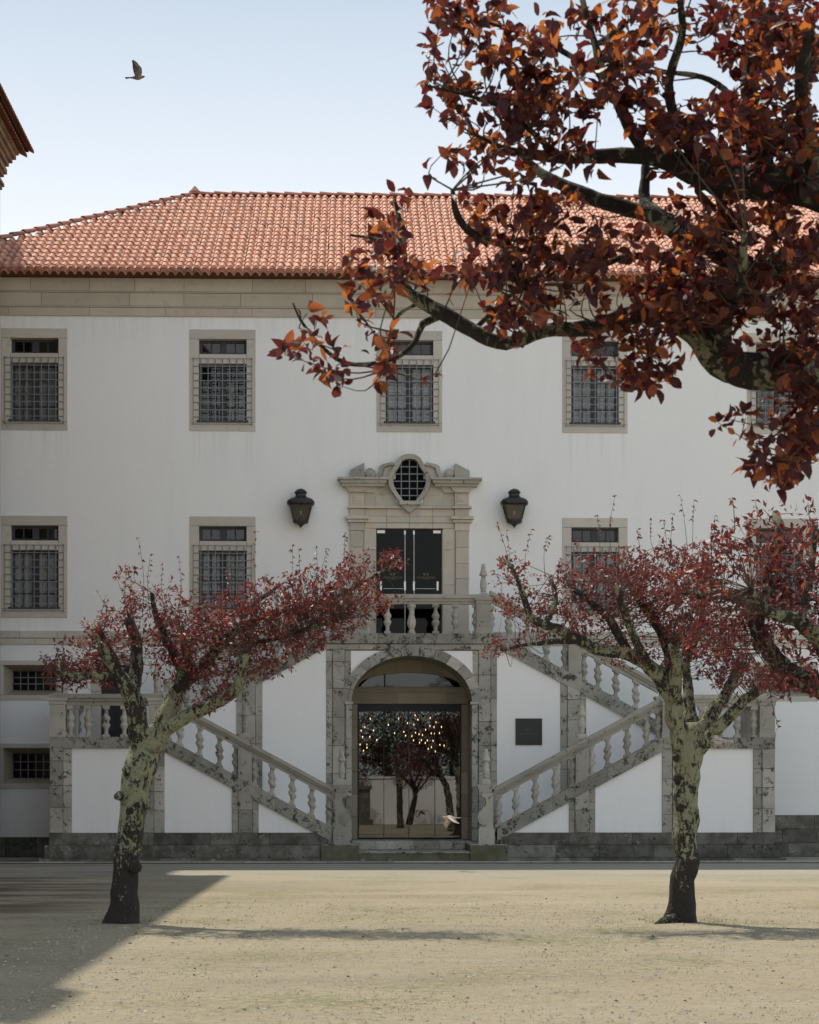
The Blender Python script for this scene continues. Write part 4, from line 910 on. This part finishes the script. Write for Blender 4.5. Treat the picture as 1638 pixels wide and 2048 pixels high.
class Tree:
    def __init__(s, name, label, y0, base, barkm, twigm, group=None):
        s.y0 = y0; b = U(base[0], base[1], y0); s.base = Vector((b.x, y0, 0)); s.sc = F/(y0+CD)
        s.root = thing(name, label, 'tree', s.base, group); s.bark = barkm; s.samp = []; s.twig = MB(); s.L = []; s.tm = twigm; s.jit = .5 if y0 > -40 else .3; s.rk = .90 if y0 > -40 else .84
    def limb(s, pts, name='branch', d=(0,0), seg=10, wob=.22, lobes=None, freq=None, samp=True, cap=True, jit=None):
        """pts: (px, py, radius px); d: depth offset at start and end"""
        n = len(pts); rows = []
        for i, p in enumerate(pts):
            t_ = i/(n-1); y = s.y0+d[0]+(d[1]-d[0])*t_; q = U(p[0], p[1], y); r = p[2]*s.rk/(F/(y+CD)); rows.append((q.x, q.y, q.z, r))
        rows[0] = rows[0]
        A = catmull(rows, step=max(.03, min(r[3] for r in rows)*1.2)); jit = np.array([[noise.noise(Vector(a[:3])*2.3+Vector((k*9,0,0))) for k in range(3)] for a in A]); A[:,:3] += jit*A[:,3:4]*(jit if jit is not None else s.jit)
        A[:,3] = np.maximum(A[:,3], .0025)
        m = MB(); m.tube([Vector(a[:3]) for a in A], [a[3] for a in A], seg, wob, freq or (2.2/max(.02, float(np.mean(A[:,3])))*.35), lobes)
        o = m.build(name, s.bark, s.root, True)
        if samp:
            for a in A[len(A)//4:]: s.samp.append(a)
        return A
    def cluster(s, c, n, L, spread, updir=(0,-.05,.6)):
        ax = unit(rng.normal(size=3)*.7+np.array(updir)); 
        for k in range(n):
            d = unit(rng.normal(size=3)*.85+ax*.55+np.array((0,0,-.25))); s.L.append((c+d*rng.uniform(0,.35)*L+rng.normal(size=3)*spread, d, L*rng.uniform(.55,1.25)))
    def crown(s, ells, L, dens, depth, nl=(4,8), spread=.015, twr=.0032):
        S = np.array(s.samp); 
        for e in ells:
            cx, cy, rx, ry = e[:4]; k = e[4] if len(e) > 4 else 1.; dy0 = e[5] if len(e) > 5 else rng.uniform(-.35,.35)*depth
            n = int(dens*k*rx*ry/(s.sc*L)**2*.9+.5)
            for _ in range(n):
                while True:
                    q = rng.uniform(-1,1,3)
                    if q@q < 1: break
                nz = noise.noise(Vector((q[0]*2+cx*.01, q[1]*2+cy*.01, q[2]*2)))
                if nz < (-.22 if s.y0 > -40 else -.10): continue
                c = pnt(cx+q[0]*rx, cy+q[1]*ry, s.y0+dy0+q[2]*depth); s.cluster(c, int(rng.integers(*nl)), L, spread)
                if len(S) and rng.random() < .45:
                    dd = np.linalg.norm((S[:,:3]-c)*np.array((1,1,1.0)), axis=1)-.2*(S[:,2] < c[2]); j = int(np.argmin(dd)); a = S[j][:3]
                    if np.linalg.norm(a-c) < 1.1:
                        mid = (a+c)/2+rng.normal(size=3)*.12*np.linalg.norm(a-c)+np.array((0,0,-.06*np.linalg.norm(a-c)))
                        A = catmull([a, mid, c], n=3); s.twig.tube([Vector(p) for p in A], list(np.linspace(twr*1.6, twr*.6, len(A))), 4)
                        if rng.random() < .5: s.cluster(A[len(A)//2], 3, L*.9, spread)
    def shoot(s, x0, y0_, x1, y1_, L, r=.004, fr=.35, dy=0., nl=8):
        a, b = pnt(x0, y0_, s.y0+dy), pnt(x1, y1_, s.y0+dy+rng.uniform(-.1,.1)); mid = (a+b)/2+rng.normal(size=3)*.03
        A = catmull([a, mid, b], n=5); s.twig.tube([Vector(p) for p in A], list(np.linspace(r, r*.4, len(A))), 4)
        for k in range(nl):
            t_ = fr+(1-fr)*k/max(1, nl-1); p = a*(1-t_)+b*t_ if t_ < .5 else mid*(2-2*t_)+b*(2*t_-1)
            for _ in range(2): d = unit(np.array((rng.normal(), rng.normal(), -.55+rng.normal()*.5))); s.L.append((p, d, L*rng.uniform(.6,1.1)))
    def finish(s, mat, tmpl, parts=0, extra=True):
        if s.twig.v: s.twig.build('twigs', 'twig', s.root, True)['kind'] = 'stuff'
        P = np.array([l[0] for l in s.L]); D = np.array([l[1] for l in s.L]); Z = np.array([l[2] for l in s.L])
        if parts:
            inview = []
            for i, p in enumerate(P):
                dx, dy = p[0]-CX, p[1]+CD; dep = dx*sY+dy*cY; px = 819+F*(dx*cY-dy*sY)/dep; py = 1590-F*(p[2]-CH)/dep
                if 0 < px < 1638 and 0 < py < 2048: inview.append((-Z[i]/dep, i))
            inview.sort(); pick = [i for _, i in inview[:parts]]; T, fc = tmpl; mes = []
            for v in range(6):
                me = bpy.data.meshes.new('leaf'); me.from_pydata((T*np.array((rng.uniform(.85,1.15),1,rng.uniform(.4,2.2)))).tolist(), [], fc); me.polygons.foreach_set('use_smooth', [True]*len(me.polygons)); me.materials.append(M[mat]); mes.append(me)
            Fm = leaf_frames(D[pick], (0,0,.9))
            for k, i in enumerate(pick):
                o = link('leaf', mes[k % 6], None, s.root, Vector(P[i])); o.rotation_euler = Matrix(Fm[k].tolist()).to_euler(); o.scale = (Z[i],)*3
            keep = np.ones(len(P), bool); keep[pick] = False; P, D, Z = P[keep], D[keep], Z[keep]
        me = leaf_mesh('crown', P, D, Z, tmpl, s.base); me.materials.append(M[mat]); o = link('crown', me, None, s.root); o['kind'] = 'stuff'
        return len(s.L)
def rootflare(t_, an): return (.30*(1-t_/.14)*(.5+.5*math.sin(an*3+1)) if t_ < .14 else 0)+.05*math.sin(an*4+t_*9)
G12 = 'pollarded purple-leaved plum trees'
# left tree
T1 = Tree('plum_tree', 'lichen-covered plum tree on the left with leafy branch reaching over the arch', -26.7, (243,1848), 'bark_lichen', 'twig', G12)
T1.limb([(243,1856,38),(244,1830,33),(247,1790,30),(252,1740,28),(258,1680,30),(266,1620,31),(274,1560,33),(284,1515,35),(292,1480,31),(298,1452,17)], 'trunk', seg=28, wob=.12, lobes=rootflare, samp=False, jit=.06)
T1.bark = 'bark_limb'
T1.limb([(283,1500,27),(272,1430,23),(260,1388,21),(236,1350,18),(214,1308,16),(200,1276,14),(190,1254,13)], d=(0,-.25))
T1.limb([(300,1500,28),(330,1435,23),(352,1392,19),(366,1345,16),(372,1300,12),(360,1255,8)], d=(0,.35))
T1.limb([(322,1460,18),(380,1432,14),(430,1407,13),(466,1380,13),(480,1345,11),(492,1310,8)], d=(0,-.5))
T1.bark = 'bark_branch'
T1.limb([(262,1395,17),(272,1340,15),(272,1290,13),(258,1240,12)], d=(0,.5))
T1.limb([(238,1355,12),(200,1352,9),(150,1352,7),(112,1338,4)], d=(-.1,-.6))
T1.limb([(352,1385,15),(400,1335,13),(440,1292,12),(480,1254,10),(540,1232,8),(620,1212,6),(700,1180,5),(775,1135,2.5)], d=(.1,.4))
T1.limb([(366,1345,11),(332,1282,9),(312,1232,7),(303,1185,4)], d=(.2,-.4))
T1.limb([(440,1292,9),(520,1283,7),(600,1262,5),(680,1238,3)], d=(.2,-.6))
T1.limb([(480,1254,7),(500,1215,6),(560,1170,4)], d=(.2,.9))
T1.limb([(372,1300,8),(400,1250,7),(410,1205,4)], d=(.3,.9))
for (x, y_, r_) in ((227,1592,9),(298,1616,8),(262,1622,9),(279,1610,9),(250,1662,8),(278,1734,13),(247,1540,9)):
    p = U(262+(y_-1620)*-.115+(x-262-(y_-1620)*-.115)*.72, y_, -26.7-.13); m = MB(); rr_ = r_/159; m.lathe([(.3*rr_,-rr_),(.85*rr_,-.6*rr_),(rr_,0),(.8*rr_,.6*rr_),(.25*rr_,rr_)], p, 9); m.v = [tuple(p+(Vector(q)-p)*(1+.5*noise.noise(Vector(q)*22))) for q in m.v]; m.build('burl', 'bark_near', T1.root, True)
LE1 = [(150,1325,70,50),(120,1342,45,28),(215,1275,55,70,.8),(290,1240,55,75,.7),(255,1180,40,50,.4),(370,1265,70,75),(430,1295,75,80),(470,1240,80,60),(560,1210,95,70),(545,1290,85,50),(640,1195,80,65),(700,1205,65,60),(720,1150,55,45),(780,1122,38,20),(420,1375,55,50,.9),(610,1280,45,32),(765,1198,42,26),(350,1205,45,45,.6),(660,1250,50,45),(340,1330,50,40,.5),(510,1340,60,25,.8),(200,1340,60,35)]
T1.crown(LE1, .066, 5.0, .75)
for x0, y0_, x1, y1_ in ((285,1230,277,1075),(300,1230,301,1108),(240,1260,195,1185),(335,1240,325,1125),(352,1240,358,1112),(522,1230,512,1062),(585,1210,585,1088),(600,1210,598,1098),(620,1210,632,1092),(640,1200,655,1097),(690,1170,690,1064),(215,1260,212,1190),(180,1290,165,1245),(400,1230,395,1160),(460,1200,455,1140),(125,1330,128,1268),(265,1240,262,1140)): T1.shoot(x0, y0_, x1, y1_, .06, dy=rng.uniform(-.4,.4))
T1.finish('plum_leaf', LEAF_S)
# right tree
T2 = Tree('plum_tree', 'lichen-covered plum tree on the right, standing before the white panels', -26.7, (1365,1848), 'bark_lichen', 'twig', G12)
T2.limb([(1362,1858,36),(1363,1830,31),(1364,1790,27),(1366,1740,25),(1367,1680,26),(1370,1600,28),(1373,1540,30),(1379,1495,31),(1382,1465,24),(1384,1445,14)], 'trunk', seg=28, wob=.12, lobes=rootflare, samp=False, jit=.06); T2.bark = 'bark_limb'
T2.limb([(1366,1510,22),(1352,1445,22),(1346,1400,20),(1330,1370,19),(1300,1335,17),(1260,1310,15),(1200,1300,13),(1160,1280,12),(1120,1260,11)], d=(0,-.3))
T2.limb([(1390,1495,21),(1420,1432,17),(1450,1392,14),(1470,1352,12),(1492,1330,9)], d=(0,.5))
T2.limb([(1398,1500,18),(1450,1442,14),(1500,1392,12),(1560,1352,8)], d=(0,-.4))
T2.limb([(1386,1490,18),(1380,1430,15),(1376,1380,12),(1372,1330,9)], d=(.1,.6))
T2.limb([(1346,1405,17),(1352,1340,15),(1346,1290,12)], d=(-.1,-.5))
T2.bark = 'bark_branch'
T2.limb([(1120,1260,11),(1090,1252,10),(1062,1235,8),(1046,1190,7),(1030,1150,5),(1015,1120,3)], d=(-.3,-.6))
T2.limb([(1160,1280,9),(1100,1285,6),(1050,1290,4),(1005,1302,2.5)], d=(-.3,-.1))
T2.limb([(1346,1400,16),(1343,1340,15),(1330,1280,13),(1300,1230,11),(1270,1190,8),(1250,1150,5)], d=(0,.7))
T2.limb([(1260,1310,11),(1230,1260,10),(1200,1220,8),(1150,1180,7),(1130,1150,5)], d=(-.2,.3))
T2.limb([(1300,1335,10),(1270,1280,10),(1250,1230,8),(1228,1170,5)], d=(-.2,-.8))
T2.limb([(1372,1330,9),(1400,1250,7),(1410,1180,4)], d=(.6,.9))
T2.limb([(1090,1252,8),(1110,1200,6),(1100,1150,4)], d=(-.4,.2))
for (x, y_, r_) in ((1349,1557,9),(1356,1615,9),(1345,1515,8),(1392,1530,9),(1350,1402,9)):
    p = U(1370+(x-1370)*.72, y_, -26.7-.12); m = MB(); rr_ = r_/159; m.lathe([(.3*rr_,-rr_),(.85*rr_,-.6*rr_),(rr_,0),(.8*rr_,.6*rr_),(.25*rr_,rr_)], p, 9); m.v = [tuple(p+(Vector(q)-p)*(1+.5*noise.noise(Vector(q)*22))) for q in m.v]; m.build('burl', 'bark_near', T2.root, True)
m = MB(); q0, q1, q2 = U(1350,1838,-26.8), U(1328,1843,-26.95), U(1308,1851,-27.1); m.tube([q0,q1,q2], [.09,.06,.02], 8, .2, 6); m.build('root', 'bark_near', T2.root, True)
LE2 = [(1020,1150,40,48,.6),(1010,1295,55,24,.8),(1060,1220,55,50,.6),(1100,1185,60,50,.6),(1130,1245,65,40,.7),(1170,1140,60,45,.8),(1200,1235,80,60,.8),(1250,1145,65,55),(1290,1200,80,70),(1250,1300,55,35,.7),(1330,1135,70,60),(1360,1225,80,70),(1400,1135,60,60),(1420,1255,85,60),(1440,1330,60,45),(1330,1310,60,35,.7),(1500,1350,75,35),(1005,1205,25,25,.6),(1480,1280,60,50)]
T2.crown(LE2, .066, 4.7, .85)
for x0, y0_, x1, y1_ in ((1020,1130,994,1042),(1015,1150,1012,1060),(1050,1150,1063,1058),(1225,1120,1230,992),(1200,1130,1194,1030),(1310,1110,1300,1036),(1330,1110,1326,1040),(1340,1110,1346,1026),(1375,1100,1360,990),(1385,1100,1388,1000),(1280,1120,1275,1060),(1160,1120,1150,1075),(1090,1160,1100,1070),(1000,1200,985,1140)): T2.shoot(x0, y0_, x1, y1_, .06, dy=rng.uniform(-.4,.4), nl=5, fr=.6)
T2.finish('plum_leaf', LEAF_S)
# nearer tree reaching in from the right edge
T3 = Tree('plum_tree', 'dense dark red plum crown reaching in at the right edge, trunk out of view', -36, (1775,1993), 'bark_branch', 'twig', 'plum trees reaching in from the right')
T3.limb([(1790,1998,58),(1780,1900,48),(1765,1750,44),(1735,1560,42),(1690,1430,36),(1640,1365,28)], 'trunk', seg=18, samp=False)
T3.limb([(1660,1385,28),(1600,1358,22),(1545,1312,20),(1512,1252,18),(1490,1202,16),(1450,1192,12),(1390,1190,9),(1345,1178,5)], d=(0,.3))
T3.limb([(1690,1420,26),(1650,1300,20),(1600,1245,18),(1540,1225,12),(1500,1180,8)], d=(0,-.5))
T3.limb([(1512,1252,15),(1538,1150,14),(1560,1070,12),(1550,1025,8)], d=(.2,.5))
T3.limb([(1600,1245,12),(1620,1150,10),(1630,1050,7)], d=(-.3,.1))
LE3 = [(1420,1175,85,55),(1500,1100,85,75),(1565,1060,80,55,.9),(1600,1150,75,90),(1480,1260,95,60),(1580,1300,85,85),(1560,1368,95,26,1.1),(1440,1105,60,55,.8),(1335,1170,55,50,.6),(1620,1045,50,45,.8),(1660,1200,60,120,.7),(1400,1285,60,40,.6),(1540,1180,70,60,.8)]
T3.crown(LE3, .07, 4.6, .6)
for x0, y0_, x1, y1_ in ((1440,1090,1430,1030),(1470,1060,1465,995),(1500,1060,1510,1000),(1540,1370,1557,1455)): T3.shoot(x0, y0_, x1, y1_, .06, dy=0, nl=3, fr=.7)
T3.finish('plum_leaf', LEAF_S)
# big branch in the foreground
T4 = Tree('plum_tree', 'large foreground plum branches with copper leaves filling the upper right', -45.3, (2050,2553), 'bark_fore', 'twig', 'plum trees reaching in from the right')
T4.limb([(2060,2560,140),(2055,2300,115),(2050,1900,108),(2040,1500,105),(2020,1100,100),(1980,860,95),(1900,770,85)], 'trunk', seg=22, samp=False)
T4.limb([(1960,840,75),(1760,765,62),(1620,748,52),(1500,742,45),(1435,722,38),(1395,664,33),(1330,622,28),(1260,632,22),(1180,655,20),(1090,662,17),(1010,686,16),(945,662,17),(885,626,18),(842,602,16),(808,575,12),(801,522,12),(803,468,13),(796,430,6),(788,392,3.5)], d=(0,.35), seg=14)
T4.limb([(888,630,8),(845,648,9),(832,682,6.5),(800,712,6),(750,728,6),(690,728,5.5),(640,692,4.5),(602,642,3.5),(586,606,2)], d=(.3,.2))
T4.limb([(2000,900,85),(1900,560,70),(1760,430,56),(1638,386,47),(1540,372,42),(1450,370,37),(1380,342,32),(1320,316,24),(1240,311,18),(1120,313,15),(1020,300,8),(950,270,4)], d=(0,.1), seg=14)
T4.limb([(1302,317,16),(1262,262,15),(1232,202,14),(1206,150,12),(1190,90,9),(1168,10,7),(1150,-70,5)], d=(.1,-.2))
T4.limb([(1760,430,40),(1690,470,34),(1570,522,28),(1500,545,28),(1430,492,30),(1380,472,28),(1312,432,24),(1290,400,15),(1292,320,10)], d=(0,.4))
T4.limb([(1312,432,20),(1200,402,18),(1130,372,15),(1080,345,12),(1035,300,6)], d=(.35,.5))
T4.limb([(1385,480,12),(1330,512,10),(1260,512,8),(1190,532,6),(1110,520,4),(960,474,9),(915,432,9),(905,380,5)], d=(.35,-.1))
T4.limb([(1540,372,32),(1502,250,23),(1500,130,19),(1512,0,14),(1520,-120,10)], d=(.1,.3))
T4.limb([(1395,345,14),(1338,190,12),(1364,70,10),(1360,0,8)], d=(.1,-.3))
T4.limb([(1800,780,40),(1640,842,22),(1612,880,18),(1590,940,12),(1562,985,5)], d=(0,.2))
T4.limb([(1430,720,20),(1455,640,16),(1480,560,12),(1490,470,8)], d=(.1,-.4))
T4.limb([(1640,380,26),(1600,200,18),(1620,60,12)], d=(0,-.4))
T4.limb([(1502,250,10),(1420,160,7),(1260,140,4)], d=(.2,.3)); T4.limb([(1206,150,8),(1080,80,6),(960,40,4),(860,10,3)], d=(0,.2)); T4.limb([(1120,313,8),(1010,220,6),(930,190,4),(850,170,2.5)], d=(.1,-.2)); T4.limb([(1190,90,6),(1260,40,4),(1300,-20,3)], d=(0,.3))
T4.limb([(945,662,7),(1010,600,5),(1050,570,4)], d=(.3,0)); T4.limb([(1330,622,12),(1300,700,8),(1290,760,4)], d=(.2,.1)); T4.limb([(802,500,6),(760,480,4),(700,470,3)], d=(.33,.2)); T4.limb([(842,602,6),(790,640,4),(770,740,2.5)], d=(.33,.1))
LE4 = [(900,60,85,70,.75),(1000,60,100,80),(1000,180,130,90),(885,165,60,60,.7),(950,300,75,65,.7),(1080,250,110,85,.9),(1150,100,120,110,.9),(1270,150,80,120,.9),(1300,20,80,50,.7),(1085,385,85,55,.9),(1060,430,75,60),(1480,50,85,85),(1560,170,85,120,.9),(1610,60,55,80,.8),(1450,255,100,65,.9),(1560,320,95,60),(1030,480,95,70),(960,405,50,55,.7),(955,540,60,60,.7),(1080,560,105,70),(1150,490,80,60),(1200,575,95,60),(1250,490,80,60,.9),(1280,685,80,60),(1335,595,90,75),(1300,750,60,45,.9),(1195,722,40,40,.8),(1165,695,50,45),(1040,630,70,60),(1065,700,40,20,.7),(1400,560,100,70),(1500,610,90,65),(1600,610,55,80,.8),(1560,460,90,55,.8),(1470,440,60,50,.8),(740,510,75,70,.9),(785,450,55,50,.8),(820,560,60,50),(750,600,60,45,.9),(770,715,35,65,.9),(635,690,60,38,.8),(600,640,40,32,.5),(680,752,55,25,.9),(585,700,28,30,.8),(780,405,28,22,.5),(1595,840,50,45,.9),(1565,900,60,55,.9),(1540,955,45,30,.9),(1500,890,40,40,.5),(1455,835,50,25,.4),(1410,330,70,60,.7),(1380,420,60,50,.6),(1340,260,70,60,.9)]
LE4 = [(a[0],a[1],a[2],a[3],(a[4] if len(a) > 4 else 1.)*(2.0 if a[0] > 1290 else 1.15)) for a in LE4]+[(1600,260,60,70,1.3),(1500,350,110,50,1.),(1600,700,50,40,1.),(1420,480,70,60,1.1),(1180,300,70,60,.8),(1120,180,80,60,.9),(1590,730,60,45,1.6),(1500,690,70,40,1.6),(1600,800,50,40,1.6),(1620,660,40,50,1.6),(1580,530,70,50,1.6),(1630,900,30,50,1.2)]
T4.crown(LE4, .050, 4.9, .40, nl=(4,8), spread=.008, twr=.0022)
T4.finish('plum_leaf_near', LEAF_L, parts=300)
# trees mirrored in the entrance glass
for k, (x, y, h, lb) in enumerate(((1.75,-55.2,4.6,'dark plum tree mirrored at the right of the entrance glass'),(-2.0,-56.4,3.4,'small dark tree mirrored at the left of the entrance glass'))):
    o = thing('mirrored_tree', lb, 'tree', (x,y,0)); m = MB(); m.tube([(x-.25,y,0),(x-.05,y,.8),(x+.1,y,1.5),(x+.05,y,2.3)], [.2,.15,.14,.10], 10, .2, 3)
    for a in range(7): an = a*.9; m.tube([(x+.07,y,1.6+.1*a),(x+.5*math.cos(an),y+.5*math.sin(an),2.1+.1*a),(x+1.0*math.cos(an),y+1.0*math.sin(an),h*.62+.12*a)], [.07,.05,.02], 6)
    m.build('trunk', 'bark_near', o, True); n = 4200; q = rng.normal(size=(n,3)); q = unit(q)*rng.random((n,1))**.4*np.array((1.55,1.5,h*.30))+np.array((x,y,h*.68)); me = leaf_mesh('crown', q, rng.normal(size=(n,3)), rng.uniform(.07,.13,n), LEAF_S, (x,y,0)); me.materials.append(M['plum_leaf']); c_ = link('crown', me, None, o); c_['kind'] = 'stuff'
for k, (x, y, h, lb) in enumerate(((.6,-66,8.2,'tall dark evergreen mirrored behind the white courtyard wall'),(4.4,-67,9.,'broad dark evergreen mirrored at the top right of the entrance glass'))):
    o = thing('mirrored_evergreen', lb, 'tree', (x,y,0)); m = MB(); m.tube([(x,y,0),(x,y,2),(x,y,5)], [.25,.2,.1], 10, .15, 3); m.build('trunk', 'bark_near', o, True)
    n = 9000; q = unit(rng.normal(size=(n,3)))*rng.random((n,1))**.4*np.array((2.4,2.0,h*.44))+np.array((x,y,h*.55)); me = leaf_mesh('crown', q, rng.normal(size=(n,3)), rng.uniform(.12,.22,n), LEAF_S, (x,y,0)); me.materials.append(M['green_leaf']); c_ = link('crown', me, None, o); c_['kind'] = 'stuff'
# ------------------------------------------------------------------ birds
def bird(px, py, y, span, head, wl, wr, roll, label, mat, scale=1.):
    """head: world heading angle; wl, wr: wing lift angles in degrees"""
    c = U(px, py, y); m = MB(); S = 14; prof = [(-.165,.006,.012),(-.14,.028,.012),(-.10,.034,.018),(-.06,.045,.036),(-.01,.056,.052),(.04,.054,.052),(.08,.042,.042),(.105,.030,.032),(.125,.028,.030),(.145,.024,.026),(.158,.012,.014),(.178,.004,.004)]
    v = []; f = []
    for i, (x, rw, rh) in enumerate(prof):
        zo = .012*max(0, (x-.06)/.1)
        for k in range(S): a = 2*math.pi*k/S; v.append((x, rw*math.cos(a), rh*math.sin(a)+zo))
    for i in range(len(prof)-1):
        for k in range(S): j = (k+1) % S; f.append((i*S+k, i*S+j, (i+1)*S+j, (i+1)*S+k))
    f.append(tuple(range(S-1,-1,-1))); f.append(tuple(range((len(prof)-1)*S, len(prof)*S))); m.add(v, f)
    m.add([(-.13,-.02,0),(-.25,-.055,-.004),(-.262,0,-.004),(-.25,.055,-.004),(-.13,.02,0),(-.13,-.02,.008),(-.25,-.055,.002),(-.262,0,.002),(-.25,.055,.002),(-.13,.02,.008)], [(4,3,2,1,0),(5,6,7,8,9),(0,1,6,5),(1,2,7,6),(2,3,8,7),(3,4,9,8)])
    for sg, lift in ((1,wl),(-1,wr)):
        st = [(.02,.07,-.07,.016,0),(.09,.085,-.085,.013,.15),(.17,.075,-.095,.010,.5),(.25,.04,-.085,.007,.9),(.31,-.01,-.09,.004,1.1),(.335,-.05,-.075,.002,1.2)]; n0 = len(m.v); z = 0.; yy = 0.; pv = 0; vv = []
        for i, (d, le, te, th, bend) in enumerate(st):
            an = R(lift)*(1-.25*bend); yy += (d-pv)*math.cos(an); z += (d-pv)*math.sin(an); pv = d
            for q, (x, t_) in enumerate(((le,0),((le*.6+te*.4),th),(te,0),((le*.6+te*.4),-th*.4))): vv.append((x+.02, sg*(yy+.015), z+.03+t_))
        ff = []
        for i in range(len(st)-1):
            for q in range(4): j = (q+1) % 4; a_ = (i*4+q, i*4+j, (i+1)*4+j, (i+1)*4+q); ff.append(a_ if sg < 0 else a_[::-1])
        ff.append((0,1,2,3)); k_ = (len(st)-1)*4; ff.append((k_,k_+1,k_+2,k_+3)); m.add(vv, ff)
    Mx = Matrix.Rotation(head, 4, 'Z') @ Matrix.Rotation(R(roll), 4, 'X'); m.v = [tuple(Mx @ (Vector(p)*scale)+c) for p in m.v]
    b = m.top('bird', mat, c, True); tag(b, label, 'bird', 'birds flying over the courtyard'); return b
bird(274, 155, -20.5, .6, R(-8), 82, 70, 0, 'dark bird with raised wings flying in the open sky', 'feather_dark', .72)
bird(900, 1636, -9.5, .6, R(205), -48, -38, 14, 'pale bird with lowered wings flying before the entrance glass', 'feather')
bird(1440, 1482, -27.6, .6, R(190), 32, -22, -32, 'pale brown bird flying beside the forked trunk of the right tree', 'feather', .68)
# ------------------------------------------------------------------ small things on the ground
def scatter(n, x0, x1, y0, y1):
    return rng.uniform(x0, x1, n), y0+(y1-y0)*rng.random(n)**1.3
px_, py_ = scatter(30000, -5, 5, -40, -22); V = []; Fc = []; ti = []
oct_ = np.array([(1,0,0),(-1,0,0),(0,1,0),(0,-1,0),(0,0,1),(0,0,-1)]); of = [(0,2,4),(2,1,4),(1,3,4),(3,0,4)]
ok = np.abs(px_-(CX+.03*(py_+CD))) < (py_+CD)*.215; px_, py_ = px_[ok], py_[ok]
sz = rng.lognormal(-4.95, .5, len(px_)); sz = np.clip(sz, .003, .024)
for i in range(len(px_)):
    a = rng.uniform(0, 6.28); ca, sa = math.cos(a), math.sin(a); q = oct_*np.array((1,.7,.55))*sz[i]*rng.uniform(.8,1.2,(6,3)); n0 = len(V)
    V += [(px_[i]+p[0]*ca-p[1]*sa, py_[i]+p[0]*sa+p[1]*ca, sz[i]*.25+p[2]) for p in q]; Fc += [tuple(b+n0 for b in f) for f in of]; ti += [float(rng.random())]*4
me = bpy.data.meshes.new('gravel'); me.from_pydata(V, [], Fc); me.materials.append(M['pebble']); a_ = me.attributes.new('tint','FLOAT','FACE'); a_.data.foreach_set('value', ti)
o = bpy.data.objects.new('gravel', me); col.objects.link(o); tag(o, 'loose pale gravel grains scattered over the courtyard ground', 'gravel', kind='stuff')
# sparse grass round the trunks and in patches
V = []; Fc = []
def tuft(x, y, n, sp, h):
    for _ in range(n):
        bx_, by_ = x+rng.normal()*sp, y+rng.normal()*sp; a = rng.uniform(0,6.28); w_ = .003; hh = h*rng.uniform(.5,1.3); lx, ly = math.cos(a)*hh*.6, math.sin(a)*hh*.6; n0 = len(V)
        V.extend([(bx_-w_*math.sin(a),by_+w_*math.cos(a),0),(bx_+w_*math.sin(a),by_-w_*math.cos(a),0),(bx_+lx*.5,by_+ly*.5,hh*.75),(bx_+lx,by_+ly,hh)]); Fc.append((n0,n0+1,n0+2)); Fc.append((n0,n0+2,n0+3))
b1, b2 = U(243,1848,-26.7), U(1365,1848,-26.7)
for b in (b1, b2):
    for _ in range(60):
        a = rng.uniform(0,6.28); r_ = .25+abs(rng.normal())*.55; tuft(b.x+r_*1.5*math.cos(a), b.y+r_*math.sin(a), 8, .05, .022)
for _ in range(900):
    x, y = rng.uniform(-5,5), rng.uniform(-38.5,-20)
    if noise.noise(Vector((x*.55, y*.35, 3.1))) > .12: tuft(x, y, 9, .08, .016)
me = bpy.data.meshes.new('grass'); me.from_pydata(V, [], Fc); me.materials.append(M['grass']); o = bpy.data.objects.new('grass', me); col.objects.link(o); tag(o, 'sparse short grass round the trunks and over the gravel', 'grass', kind='stuff')
# fallen leaves and bits of bark
n = 300; P = np.stack([rng.uniform(-5,5,n), rng.uniform(-38.5,-20,n), np.full(n,.008)], 1); D = rng.normal(size=(n,3)); D[:,2] *= .05
me = leaf_mesh('fallen_leaves', P, D, rng.uniform(.025,.05,n), LEAF_S, (0,0,0)); me.materials.append(M['litter']); o = bpy.data.objects.new('fallen_leaves', me); col.objects.link(o); tag(o, 'small dry fallen leaves scattered on the gravel', 'leaves', kind='stuff')
